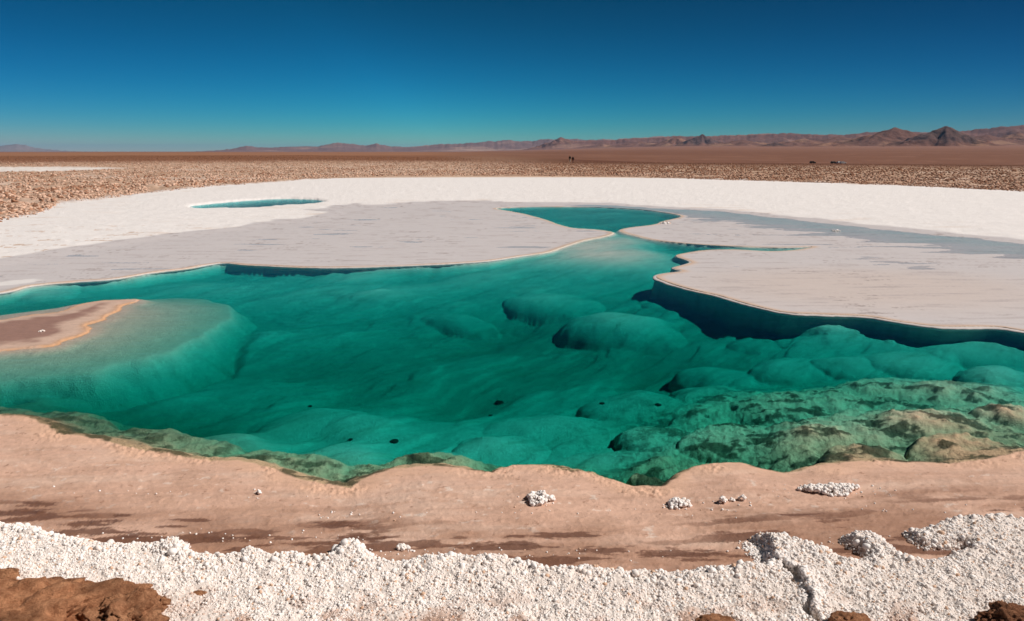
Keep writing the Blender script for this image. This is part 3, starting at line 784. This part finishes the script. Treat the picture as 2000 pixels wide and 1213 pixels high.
t.links.new(rip, bp.inputs['Height']); t.links.new(bp.outputs[0], gl.inputs['Normal'])
mx = t.nodes.new('ShaderNodeMixShader')
t.links.new(fres, mx.inputs[0]); t.links.new(tr.outputs[0], mx.inputs[1]); t.links.new(gl.outputs[0], mx.inputs[2])
t.links.new(mx.outputs[0], out.inputs['Surface'])
va = t.nodes.new('ShaderNodeVolumeAbsorption')
va.inputs['Color'].default_value = (0.0, 0.83, 0.808, 1); va.inputs['Density'].default_value = 2.6
t.links.new(va.outputs[0], out.inputs['Volume'])
bm = bmesh.new()
bmesh.ops.create_cube(bm, size=1.0)
bmesh.ops.scale(bm, vec=(120, 70, 3), verts=bm.verts)
bmesh.ops.translate(bm, vec=(0, 37.5, -1.5), verts=bm.verts)
me = bpy.data.meshes.new('water'); bm.to_mesh(me); bm.free(); me.materials.append(wm)
o = link('water', me); o['kind'] = 'structure'

# ------------------------------------------------------------------ clods and grains
def ico(sub):
    bm = bmesh.new(); bmesh.ops.create_icosphere(bm, subdivisions=sub, radius=1.0)
    V = np.array([v.co[:] for v in bm.verts]); Fc = np.array([[v.index for v in f.verts] for f in bm.faces]); bm.free()
    return V, Fc

def clod(sub, seed, rough=0.35, freq=1.3, squash=0.7, flat=0.0):
    V, Fc = ico(sub)
    d = 1 + rough * fbm3(V * freq + seed * 5.1, 4, seed, 0.55)
    V2 = V * d[:, None]
    if flat:                                       # broken facets
        rg = np.random.default_rng(seed)
        for _ in range(7):
            n = rg.normal(size=3); n /= np.linalg.norm(n); k = rg.uniform(0.55, 0.85)
            e = V2 @ n - k
            V2 = V2 - np.outer(np.maximum(e, 0) * flat, n)
    V2[:, 2] *= squash
    return V2, Fc

def scatter(name, variants, pos, scl, rotz, tilt, tint, mat, smooth=True):
    """many small lumps merged into one mesh; variants [(V,F)]"""
    n = len(pos)
    vi = RNG.integers(0, len(variants), n)
    VV_, FF_, TT_ = [], [], []; off = 0
    for k, (V, Fc) in enumerate(variants):
        s = np.where(vi == k)[0]
        if not len(s): continue
        cz, sz = np.cos(rotz[s]), np.sin(rotz[s]); ct, st = np.cos(tilt[s]), np.sin(tilt[s])
        P = V[None] * scl[s][:, None, :]
        y1 = P[..., 1] * ct[:, None] - P[..., 2] * st[:, None]; z1 = P[..., 1] * st[:, None] + P[..., 2] * ct[:, None]
        x1 = P[..., 0]
        Q = np.stack([x1 * cz[:, None] - y1 * sz[:, None], x1 * sz[:, None] + y1 * cz[:, None], z1], -1) + pos[s][:, None, :]
        m = len(V)
        VV_.append(Q.reshape(-1, 3))
        FF_.append((Fc[None] + (np.arange(len(s)) * m)[:, None, None] + off).reshape(-1, 3))
        TT_.append(np.repeat(tint[s], m, 0)); off += m * len(s)
    return make_mesh(name, np.concatenate(VV_), np.concatenate(FF_), mat, {'tint': np.concatenate(TT_)}, smooth)

GRAINS = [clod(2, 400 + k, 0.55, 1.6, 0.9) for k in range(8)]

def grain_tint(n, brown=0.08):
    g = RNG.uniform(0.90, 1.04, (n, 1)) * np.ones((n, 3))
    b = RNG.random(n)
    g[b < 0.35] *= (1.0, 0.955, 0.92)
    k = b < brown
    g[k] *= np.array([0.80, 0.60, 0.46])
    return np.clip(g, 0, 1.08)

# popcorn salt over the near bank
ROCKS = [(70, 1205, 400), (238, 1196, 135), (4, 1114, 50), (1664, 1212, 78), (1985, 1206, 110), (1400, 1220, 90), (318, 1160, 60), (386, 1136, 26), (400, 1190, 70), (760, 1205, 110), (880, 1200, 60)]
def popcorn(ncell, smin, smax, variants, name, keepp, sink, edge=9.0):
    gx, gy = np.meshgrid(np.arange(-5.0, 5.0, ncell), np.arange(2.2, 5.2, ncell), indexing='ij')
    gx = (gx + RNG.uniform(-.5, .5, gx.shape) * ncell).ravel(); gy = (gy + RNG.uniform(-.5, .5, gy.shape) * ncell).ravel()
    m = np.abs(gx) < 0.84 * gy + 1.1
    gx = gx[m]; gy = gy[m]
    dp = field(dpop, gx, gy)
    dirt = fbm(gx / 0.35, gy / 0.3, 4, 131)
    prox = np.zeros_like(gx)
    for px, py, wp in ROCKS:
        a, b = pix(px, py, 0.2); rw = wp / 2 / F * math.hypot(float(b), 2.4)
        prox = np.maximum(prox, ss(rw * 1.2 + 0.10, rw * 0.9, np.hypot(gx - a, (gy - b) * 1.5)))
    prox = np.clip(prox + 0.5 * fbm(gx / .08, gy / .08, 3, 133) - 0.1, 0, 1)
    bare = np.maximum(ss(3.9, 3.2, gy) * ss(-0.02, 0.25, dirt), prox * 0.9)
    keep = (dp > 0.0) & (dp < edge) & (RNG.random(gx.shape) < keepp * (0.45 + 0.55 * ss(-0.25, 0.1, fbm(gx / 0.13, gy / 0.13, 3, 135)))) & (RNG.random(gx.shape) > bare * 0.7)
    gx = gx[keep]; gy = gy[keep]; dp = dp[keep]; bare = bare[keep]
    gz = ground(gx, gy); n = len(gx)
    size = smin + (smax - smin) * RNG.random(n) ** 1.8
    size *= 1 + 0.3 * np.exp(-(dp / 0.12) ** 2)
    tint = grain_tint(n, 0.05)
    dk = bare * RNG.random(n) ** 0.7
    tint = tint * (1 - dk[:, None]) + tint * dk[:, None] * np.array([0.66, 0.42, 0.29])
    pos = np.stack([gx, gy, gz + size * RNG.uniform(*sink, n)], 1)
    return scatter(name, variants, pos, size[:, None] * RNG.uniform(0.75, 1.3, (n, 3)), RNG.uniform(0, 6.28, n), RNG.uniform(0, 3.1, n), tint, M_GRAIN)
FINE = [clod(1, 440 + k, 0.6, 1.6, 0.9) for k in range(8)]
me_a = popcorn(0.0082, 0.0032, 0.0072, FINE, 'popcorn_salt', 0.95, (-0.65, 0.25))
def crack_grains():
    n = 2600
    u = RNG.random(n) * (len(rl) - 1); i = np.minimum(u.astype(int), len(rl) - 2); f_ = (u - i)[:, None]
    p = rl[i] * (1 - f_) + rl[i + 1] * f_ + RNG.normal(0, 0.032, (n, 2))
    zlo_ = np.minimum(ground(p[:, 0] - 0.03, p[:, 1]), ground(p[:, 0] + 0.03, p[:, 1])); zhi_ = np.maximum(ground(p[:, 0] - 0.03, p[:, 1]), ground(p[:, 0] + 0.03, p[:, 1]))
    g0 = ground(p[:, 0], p[:, 1])
    s_ = RNG.uniform(0.004, 0.011, n)
    return scatter('crack_grains', GRAINS, np.stack([p[:, 0], p[:, 1], g0 + 0.2 * s_], 1), s_[:, None] * RNG.uniform(.8, 1.3, (n, 3)), RNG.uniform(0, 6.28, n), RNG.uniform(0, 3, n), grain_tint(n, 0.05), M_GRAIN)
me_c = crack_grains()
me_b = popcorn(0.021, 0.0065, 0.0125, GRAINS, 'popcorn_lumps', 0.55, (-0.5, 0.3))
def crumbs():
    P_ = []
    for px, py, wp, k_ in [(1054, 975, 56, 26), (1325, 982, 46, 22), (1430, 977, 50, 14), (1622, 954, 126, 34), (786, 1075, 24, 10), (506, 960, 12, 5), (700, 1000, 90, 16), (300, 960, 300, 14), (1200, 1000, 300, 14), (1750, 985, 200, 10), (1000, 1080, 500, 50), (400, 1050, 330, 40), (1700, 1060, 200, 24)]:
        a_ = RNG.normal(px, wp * 0.55, k_); b_ = RNG.normal(py, 7.0, k_)
        P_.append(np.stack(pix(a_, b_, .09), 1))
    P_ = np.concatenate(P_); P_ = P_[(field(dpop, P_[:, 0], P_[:, 1]) < -0.01) & (field(dpool, P_[:, 0], P_[:, 1]) < -0.1)]
    n = len(P_); s_ = RNG.uniform(0.003, 0.008, n)
    return scatter('crumbs', GRAINS, np.stack([P_[:, 0], P_[:, 1], ground(P_[:, 0], P_[:, 1]) + 0.2 * s_], 1), s_[:, None] * RNG.uniform(.8, 1.3, (n, 3)), RNG.uniform(0, 6.28, n), RNG.uniform(0, 3, n), grain_tint(n, 0.05), M_GRAIN)
me_e = crumbs()
me_d = popcorn(0.045, 0.009, 0.021, GRAINS, 'popcorn_lumps', 0.5, (-0.4, 0.3), 0.22)
bm = bmesh.new(); bm.from_mesh(me_d); bm.from_mesh(me_e); bm.from_mesh(me_a); bm.from_mesh(me_b); bm.from_mesh(me_c)
me = bpy.data.meshes.new('popcorn_salt'); bm.to_mesh(me); bm.free(); me.materials.append(M_GRAIN)
o = link('popcorn_salt', me); o['kind'] = 'stuff'
o['label'] = 'crust of small white popcorn salt grains covering the near bank'; o['category'] = 'salt crust'

# loose clumps of the same salt on the tan shore
def clump(name, px, py, wpx, hpx, label, seed, tall=1.0):
    zc = 0.08
    cx, cy = pix(px, py, zc); cx = float(cx); cy = float(cy)
    zc = float(ground(cx, cy))
    rg = np.random.default_rng(seed)
    dist = math.hypot(cy, EYE)
    rw = wpx / 2 / F * dist; rd = min(rw, hpx / F * dist * 1.2)
    n = int(np.clip(60 * rw * max(rd, .02) / 0.0009 * 0.30, 16, 700))
    a = rg.uniform(0, 6.28, n); r_ = np.sqrt(rg.random(n))
    stray = rg.random(n) < 0.0
    r_ = np.where(stray, rg.uniform(1.0, 1.7, n), r_ * (0.85 + 0.2 * np.sin(3 * a + seed)))
    lx = np.cos(a) * r_ * rw; ly = np.sin(a) * r_ * rd
    prof = np.clip(1 - r_ ** 2, 0, 1) ** 0.6 * (0.7 + 0.6 * fbm(lx / .05, ly / .05, 2, seed))
    hmax = min(hpx / F * dist * 0.95, 0.05) * tall
    lz = prof * hmax * rg.uniform(0.35, 1.0, n)
    s = rg.uniform(0.006, 0.016, n)
    if rw < 0.03: s *= 0.7
    s = np.where(stray, s * 0.55, s)
    gl_ = ground(cx + lx, cy + ly) - zc
    me = scatter(name, GRAINS, np.stack([lx, ly, lz + gl_ + s * 0.3], 1), s[:, None] * rg.uniform(0.8, 1.25, (n, 3)), rg.uniform(0, 6.28, n), rg.uniform(0, 3, n), grain_tint(n, 0.0), M_GRAIN)
    o = link(name, me); o.location = (cx, cy, zc)
    return tag(o, label, 'salt clump', 'white salt clumps lying on the tan shore')

clump('salt_clump', 1054, 975, 56, 26, 'lumpy white salt clump lying alone in mid shore, below a bulge of the waterline', 1, 1.2)
clump('salt_clump', 1325, 982, 46, 16, 'low oval white salt clump just left of three tiny salt lumps', 2)
clump('salt_clump', 1412, 979, 16, 12, 'small white salt lump, larger left-hand one of the loose tiny trio', 3, 1.3)
clump('salt_clump', 1431, 975, 9, 6, 'tiniest white salt lump, in the middle of the loose trio', 4)
clump('salt_clump', 1450, 974, 14, 10, 'small round white salt lump, rightmost of the loose tiny trio', 5, 1.2)
clump('salt_clump', 1622, 954, 126, 20, 'longest white salt clump, a knobbly strip lying near the emerged mounds', 6, 1.1)
clump('salt_clump', 786, 1075, 24, 7, 'flat white salt crumb in the dark wet mud beside the salt bank', 7)
clump('salt_clump', 506, 960, 10, 8, 'tiny white salt crumb on the left part of the tan shore', 8)

# salt knobs on the islet and the far shelf
def knobs(px, py, wpx, label, seed):
    cx, cy = pix(px, py, 0.02); cx = float(cx); cy = float(cy); zc = float(ground(cx, cy))
    rg = np.random.default_rng(seed); rw = wpx / 2 / F * math.hypot(cy, EYE)
    n = 26
    a = rg.uniform(0, 6.28, n); r_ = np.sqrt(rg.random(n)); s = rw * rg.uniform(0.14, 0.26, n)
    lx = np.cos(a) * r_ * rw; ly = np.sin(a) * r_ * rw * 0.8
    me = scatter('salt_clump', GRAINS, np.stack([lx, ly, (1 - r_) * rw * 0.4 + ground(cx + lx, cy + ly) - zc], 1), s[:, None] * rg.uniform(.8, 1.2, (n, 3)), rg.uniform(0, 6, n), rg.uniform(0, 3, n), grain_tint(n, 0.1), M_GRAIN)
    o = link('salt_clump', me); o.location = (cx, cy, zc)
    return tag(o, label, 'salt clump')
knobs(82, 648, 13, 'small white salt knob on top of the brown islet', 21)
knobs(1633, 450, 14, 'small white salt knob standing on the grey far shelf', 22)
knobs(1300, 436, 18, 'pale salt knob at the tip of the shelf beside the upper pool', 23)

# ------------------------------------------------------------------ brown rocks in the foreground
def rock(px, py, wpx, zlift, shape, label, seed, rot=0.0, sub=6, rough=0.42, layers=0.03, freq=1.5, tint=(1, 1, 1)):
    cx, cy = pix(px, py, 0.2); cx = float(cx); cy = float(cy); zc = float(ground(cx, cy))
    rw = wpx / 2 / F * math.hypot(cy, EYE - 0.2)
    V, Fc = ico(sub)
    d = 1 + rough * fbm3(V * freq + seed * 3.7, 3, seed, 0.5)
    rid = 1 - np.abs(perlin3(V * 3.1 + seed, seed + 3)) * 2
    d += 0.15 * fbm3(V * 5.5 + seed, 5, seed + 9, 0.62) + 0.05 * np.clip(rid, -1, 1)
    crack = np.exp(-(perlin3(V * np.array([2.2, 2.2, 4.5]) + seed * 1.7, seed + 6) / 0.035) ** 2)
    d -= 0.20 * crack * ss(-0.35, 0.05, perlin3(V * 1.7 + 4, seed + 8))
    P = V * d[:, None] * np.array(shape) * rw
    zz = P[:, 2] / rw * 9 + 1.6 * perlin3(V * 1.5, seed + 2)
    P[:, 2] += rw * 0.6 * layers * (np.abs((zz % 1) - 0.5) - 0.25)
    P[:, :2] *= (1 + layers * 0.3 * ((zz % 1) - 0.5))[:, None]
    g = 1 - 0.35 * ss(0.1, 0.5, perlin3(V * 2.5 + seed, seed + 12))
    me = make_mesh('brown_rock', P, Fc, M_ROCK, {'tint': np.outer(g, tint)})
    o = link('brown_rock', me); o.location = (cx, cy, zc + zlift); o.rotation_euler = (0, 0, rot)
    return tag(o, label, 'rock', 'brown dirt rocks at the foot of the bank')

rock(35, 1208, 385, -0.02, (1.0, .62, .36), 'broad flat brown dirt rock, biggest of all, in the lower left corner', 1, 0.12, 6, .55, .06, 1.9, (1.15, 1.12, 1.1))
rock(238, 1196, 135, 0.0, (1.0, .9, .62), 'humped brown rock with dark cracks, right beside the broad corner rock', 2, -0.2, 6, .55, .06, 2.0)
rock(4, 1114, 50, 0.015, (1.0, .62, .62), 'small rounded brown rock above the broad corner rock, cut by the picture edge', 3, 0.4, 5, .3, .04)
rock(1664, 1212, 78, 0.01, (1.0, .8, .62), 'brown rock with a lit top peeking up from below the salt, near the crack', 4, -0.3, 5, .35, .05)
rock(1985, 1206, 110, 0.01, (1.0, .8, .52), 'dark jagged brown rock in the lower right corner', 5, 0.2, 6, .5, .05, 1.8, (.62, .58, .58))
rock(1400, 1220, 90, -0.01, (1.0, .7, .45), 'low brown rock barely showing at the bottom right of centre', 6, 0.1, 5, .4, .05)
rock(283, 1163, 36, 0.0, (1.0, .8, .6), 'little brown crumb leaning on the humped rock', 7, 0.5, 4, .5, .05)
rock(318, 1160, 22, 0.0, (1.0, .8, .8), 'little brown crumb standing free of the humped rock', 8, 0.2, 4, .5, .05)
rock(386, 1136, 26, 0.0, (1.0, .5, .35), 'thin brown flake lying alone on the white salt', 9, 0.1, 4, .4, .05)

# dark stones on the lagoon floor
for k, (px, py, wpx, lab) in enumerate([(975, 773, 17, 'dark oval stone in the deep green middle of the lagoon'), (605, 787, 9, 'small dark stone by itself on the left of the green floor'), (770, 863, 17, 'dark oval stone on the green floor just off the near ledge'),
        (685, 858, 9, 'small dark stone left of a larger one near the near ledge'), (1176, 789, 11, 'small dark stone on the green floor below the round boulder'), (958, 806, 9, 'small dark stone just below the mid-lagoon oval one'), (1285, 792, 13, 'dark flat stone beside the right-hand boulders on the green floor')]):
    cx, cy = pix(px, py, -0.5); zc = float(ground(cx, cy)); cx, cy = pix(px, py, zc); zc = float(ground(cx, cy))
    V, Fc = clod(3, 500 + k, 0.4, 1.4, 0.5)
    rw = wpx / 2 / F * math.hypot(float(cy), EYE)
    me = make_mesh('dark_stone', V * rw * np.array([1.0, 1.1, .7]), Fc, M_DARK, {'tint': np.ones((len(V), 3))})
    o = link('dark_stone', me); o.location = (float(cx), float(cy), zc + rw * 0.15)
    tag(o, lab, 'stone', 'dark stones on the lagoon floor')

# ------------------------------------------------------------------ the field of salt clods behind the white pan
CLODS = [clod(2, 600 + k, 0.85, 1.7, 0.7, 0.8) for k in range(8)]
HI = [clod(3, 620 + k, 0.9, 1.7, 0.7, 0.85) for k in range(8)]
rimx = lambda th: np.interp(th, wth, wr)
N = 90000
th_ = RNG.uniform(-0.72, 0.72, N)
rr_ = rimx(th_) * 1.0 + RNG.random(N) ** np.where(th_ < -0.05, 1.7, 2.2) * np.where(th_ < -0.05, 260, 70 + 90 * RNG.random(N) ** 2) + RNG.normal(0, 0.6, N)
cx_ = rr_ * np.sin(th_); cy_ = rr_ * np.cos(th_)
ok = (field(patch, cx_, cy_) < 0.3) & (fbm(cx_ / 4, cy_ / 4, 3, 141) > -0.22)
cx_ = cx_[ok]; cy_ = cy_[ok]; rr_ = rr_[ok]; th_ = th_[ok]
sz_ = 0.036 + 0.115 * RNG.random(len(cx_)) ** 2.2
sz_ *= np.clip(0.55 + 0.45 * (rr_ - rimx(th_)) / 3.0, 0.55, 1.0)
app = sz_ / rr_ * (np.abs(th_) < 0.62)
order = np.argsort(-app)
big = order[:300]; rest = order[300:]
def clod_tint(n, r, th):
    g = RNG.uniform(0.62, 1.12, (n, 1)) * np.ones((n, 3))
    k = RNG.random(n) < (0.30 if n < 5 else np.clip(0.28 + 1.1 * fbm(r * np.sin(th) / 7, r * np.cos(th) / 5, 3, 151), .05, .85))
    g[k] *= np.array([0.66, 0.52, 0.44])
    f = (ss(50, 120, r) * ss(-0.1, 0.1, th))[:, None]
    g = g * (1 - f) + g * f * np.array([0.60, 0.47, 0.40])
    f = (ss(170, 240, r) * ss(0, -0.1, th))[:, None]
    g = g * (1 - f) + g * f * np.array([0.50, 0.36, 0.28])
    return g
m = len(rest)
pos = np.stack([cx_[rest], cy_[rest], ground(cx_[rest], cy_[rest]) + sz_[rest] * 0.15], 1)
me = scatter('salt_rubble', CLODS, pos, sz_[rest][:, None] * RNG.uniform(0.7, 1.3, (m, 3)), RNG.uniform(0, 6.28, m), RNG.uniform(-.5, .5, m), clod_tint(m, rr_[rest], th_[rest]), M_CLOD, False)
o = link('salt_rubble', me); o['kind'] = 'stuff'
o['label'] = 'field of tan and brown salt clods behind the white pan'; o['category'] = 'rubble'
protos = []
for k in range(24):
    V, Fc = HI[k % 8]
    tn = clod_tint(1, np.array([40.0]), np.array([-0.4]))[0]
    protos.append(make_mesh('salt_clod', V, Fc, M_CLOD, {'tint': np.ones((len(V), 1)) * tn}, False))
first = link('salt_clod', protos[0])
side = lambda px: 'far left' if px < 250 else 'left' if px < 700 else 'middle' if px < 1300 else 'right'
for k, i in enumerate(big):
    o = first if k == 0 else first.copy()
    if k: COL.objects.link(o); o.data = protos[k % 24]
    s = sz_[i]
    o.location = (cx_[i], cy_[i], float(ground(cx_[i], cy_[i])) + s * 0.15)
    o.scale = (s * random.uniform(.8, 1.3), s * random.uniform(.8, 1.3), s * random.uniform(.7, 1.1))
    o.rotation_euler = (random.uniform(-.5, .5), random.uniform(-.5, .5), random.uniform(0, 6.28))
    tag(o, 'rough tan salt clod among the nearest of the rubble field behind the white salt', 'clod', 'salt clods along the edge of the rubble field')

# ------------------------------------------------------------------ two walkers far out on the rubble
M_SKIN = plain_mat('skin', (0.35, 0.2, 0.13)); M_OLIVE = plain_mat('olive_cloth', (0.035, 0.035, 0.015), 0.9)
M_BLACK = plain_mat('black_cloth', (0.015, 0.01, 0.01), 0.9); M_KHAKI = plain_mat('pale_cloth', (0.45, 0.38, 0.30), 0.9); M_MAROON = plain_mat('maroon_cloth', (0.12, 0.045, 0.045), 0.9)
M_HAIR = plain_mat('dark_hair', (0.02, 0.014, 0.01), 0.8)

def skinned(name, verts, edges, radii, mat, parent, root=0, sub=1):
    me = bpy.data.meshes.new(name); me.from_pydata(verts, edges, [])
    o = link(name, me)
    md = o.modifiers.new('skin', 'SKIN'); md.use_smooth_shade = True
    for v, r_ in zip(me.skin_vertices[0].data, radii): v.radius = (r_, r_ * 0.85)
    me.skin_vertices[0].data[root].use_root = True
    s = o.modifiers.new('sub', 'SUBSURF'); s.levels = sub; s.render_levels = sub
    dg = bpy.context.evaluated_depsgraph_get()
    me2 = bpy.data.meshes.new_from_object(o.evaluated_get(dg)); me2.name = name
    bpy.data.objects.remove(o); bpy.data.meshes.remove(me)
    me2.materials.clear(); me2.materials.append(mat)
    o = link(name, me2); o.parent = parent
    return o

def person(px, py, dist, rot, stride, top_m, leg_m, label, h=1.72):
    a0, _ = elev(px, py)
    cx, cy = dist * math.sin(a0), dist * math.cos(a0)
    e = bpy.data.objects.new('person', None); COL.objects.link(e)
    e.location = (cx, cy, float(ground(cx, cy))); e.rotation_euler = (0, 0, rot)
    k = h / 1.72; s = stride
    V = [(0, 0, .95), (0, 0, 1.12), (0, 0.01, 1.32), (0, 0.01, 1.46), (0, -.01, 1.56), (0, -.02, 1.66),          # spine, neck, head
         (.10, 0, .92), (.11, -s * .45, .50), (.11, -s, .08), (.11, -s - .14, .04),
         (-.10, 0, .92), (-.11, s * .3, .50), (-.11, s, .10), (-.11, s - .13, .05),
         (.18, .01, 1.40), (.24, s * .3, 1.13), (.25, s * .35 - .10, .90), (.25, s * .35 - .14, .80),
         (-.18, .01, 1.40), (-.24, -s * .3, 1.13), (-.25, -s * .35 - .10, .90), (-.25, -s * .35 - .14, .80)]
    V = [tuple(c * k for c in v) for v in V]
    E = [(0, 1), (1, 2), (2, 3), (3, 4), (4, 5), (0, 6), (6, 7), (7, 8), (8, 9), (0, 10), (10, 11), (11, 12), (12, 13), (3, 14), (14, 15), (15, 16), (16, 17), (3, 18), (18, 19), (19, 20), (20, 21)]
    Rd = [.13, .13, .15, .09, .055, .10, .085, .06, .045, .035, .085, .06, .045, .035, .055, .045, .035, .03, .055, .045, .035, .03]
    skinned('body', V, E, [r_ * k for r_ in Rd], M_SKIN, e)
    def part(nm, ids, ed, grow, mt, rt):
        mp = {i: j for j, i in enumerate(ids)}
        skinned(nm, [V[i] for i in ids], [(mp[a], mp[b]) for a, b in ed], [(Rd[i] + grow) * k for i in ids], mt, e, mp[rt])
    part('jacket', [0, 1, 2, 3, 14, 15, 16, 18, 19, 20], [(0, 1), (1, 2), (2, 3), (3, 14), (14, 15), (15, 16), (3, 18), (18, 19), (19, 20)], .03, top_m, 0)
    part('trousers', [0, 6, 7, 8, 10, 11, 12], [(0, 6), (6, 7), (7, 8), (0, 10), (10, 11), (11, 12)], .022, leg_m, 0)
    part('hair', [4, 5], [(4, 5)], .022, M_HAIR, 5)
    return tag(e, label, 'person', 'walkers out on the rubble field')
person(1113, 319, 172, 2.6, .20, M_OLIVE, M_KHAKI, 'distant person walking in a dark olive top and pale trousers, left one of two')
person(1119, 319.5, 173, 2.4, .24, M_BLACK, M_MAROON, 'distant person walking in a black top and dark reddish trousers, right one of two', 1.62)

# ------------------------------------------------------------------ cars parked beyond the rubble
M_WHITE = plain_mat('white_car_paint', (0.8, 0.79, 0.77), 0.3, 0, .5); M_DCAR = plain_mat('dark_car_paint', (0.035, 0.03, 0.02), 0.3, 0, .5)
M_GLASS = plain_mat('dark_glass', (0.015, 0.017, 0.02), 0.12, 0, .6); M_TYRE = plain_mat('tyre_rubber', (0.02, 0.02, 0.02), .9)
def prism(name, prof, w_, mat, parent, bev=0.05):
    bm = bmesh.new()
    a = [bm.verts.new((x_, -w_ / 2, z_)) for x_, z_ in prof]; b = [bm.verts.new((x_, w_ / 2, z_)) for x_, z_ in prof]
    bm.faces.new(a); bm.faces.new(b[::-1])
    for k in range(len(prof)):
        j = (k + 1) % len(prof); bm.faces.new((a[j], a[k], b[k], b[j]))
    bmesh.ops.recalc_face_normals(bm, faces=bm.faces)
    if bev: bmesh.ops.bevel(bm, geom=list(bm.edges), offset=bev, segments=2, affect='EDGES', profile=0.6)
    me = bpy.data.meshes.new(name); bm.to_mesh(me); bm.free(); me.materials.append(mat)
    return link(name, me, parent)
def car(px, py, dist, rot, paint, label):
    a0, _ = elev(px, py)
    cx, cy = dist * math.sin(a0), dist * math.cos(a0)
    e = bpy.data.objects.new('parked_car', None); COL.objects.link(e)
    e.location = (cx, cy, float(ground(cx, cy))); e.rotation_euler = (0, 0, rot - a0)
    prism('body', [(-2.2, .35), (-2.2, .95), (-2.0, 1.02), (-1.75, 1.68), (.45, 1.70), (1.15, 1.08), (2.1, .95), (2.2, .6), (2.15, .32)], 1.8, paint, e)
    prism('window', [(-1.80, 1.14), (-1.66, 1.50), (.36, 1.52), (.80, 1.15)], 1.83, M_GLASS, e, 0)
    for sx_ in (-1.35, 1.35):
        for sy_ in (-.82, .82):
            bm = bmesh.new(); bmesh.ops.create_cone(bm, cap_ends=True, segments=20, radius1=.36, radius2=.36, depth=.24, matrix=Matrix.Rotation(math.pi / 2, 4, 'X'))
            me = bpy.data.meshes.new('wheel'); bm.to_mesh(me); bm.free(); me.materials.append(M_TYRE)
            o = link('wheel', me, e); o.location = (sx_, sy_, .36)
    return tag(e, label, 'car', 'cars parked out on the plain')
car(1646, 322, 590, 0.6, M_WHITE, 'distant white car parked side-on, largest of the pale specks on the plain')
car(1637, 322, 594, 1.9, M_WHITE, 'distant white car parked end-on, between the dark and the side-on white one')
car(1628, 322, 598, 0.5, M_DCAR, 'distant dark car parked just left of the two white ones')
car(1587, 321, 600, 0.5, M_DCAR, 'distant dark car parked alone, left of the other three')

# ------------------------------------------------------------------ haze
hm = bpy.data.materials.new('desert_haze'); hm.use_nodes = True
t = hm.node_tree; t.nodes.clear()
out = t.nodes.new('ShaderNodeOutputMaterial'); pv = t.nodes.new('ShaderNodeVolumePrincipled')
pv.inputs['Color'].default_value = (0.26, 0.60, 1.0, 1); pv.inputs['Density'].default_value = 1.1e-5; pv.inputs['Anisotropy'].default_value = 0.0
t.links.new(pv.outputs[0], out.inputs['Volume'])
bm = bmesh.new(); bmesh.ops.create_cube(bm, size=1.0)
zlo = float(Z.min()) - 60.0; zhi = 620.0
bmesh.ops.scale(bm, vec=(150000, 150000, zhi - zlo), verts=bm.verts); bmesh.ops.translate(bm, vec=(0, 0, (zhi + zlo) / 2), verts=bm.verts)
me = bpy.data.meshes.new('haze'); bm.to_mesh(me); bm.free(); me.materials.append(hm)
o = link('haze', me); o['kind'] = 'stuff'; o['label'] = 'thin pale blue desert haze over the whole plain'; o['category'] = 'haze'
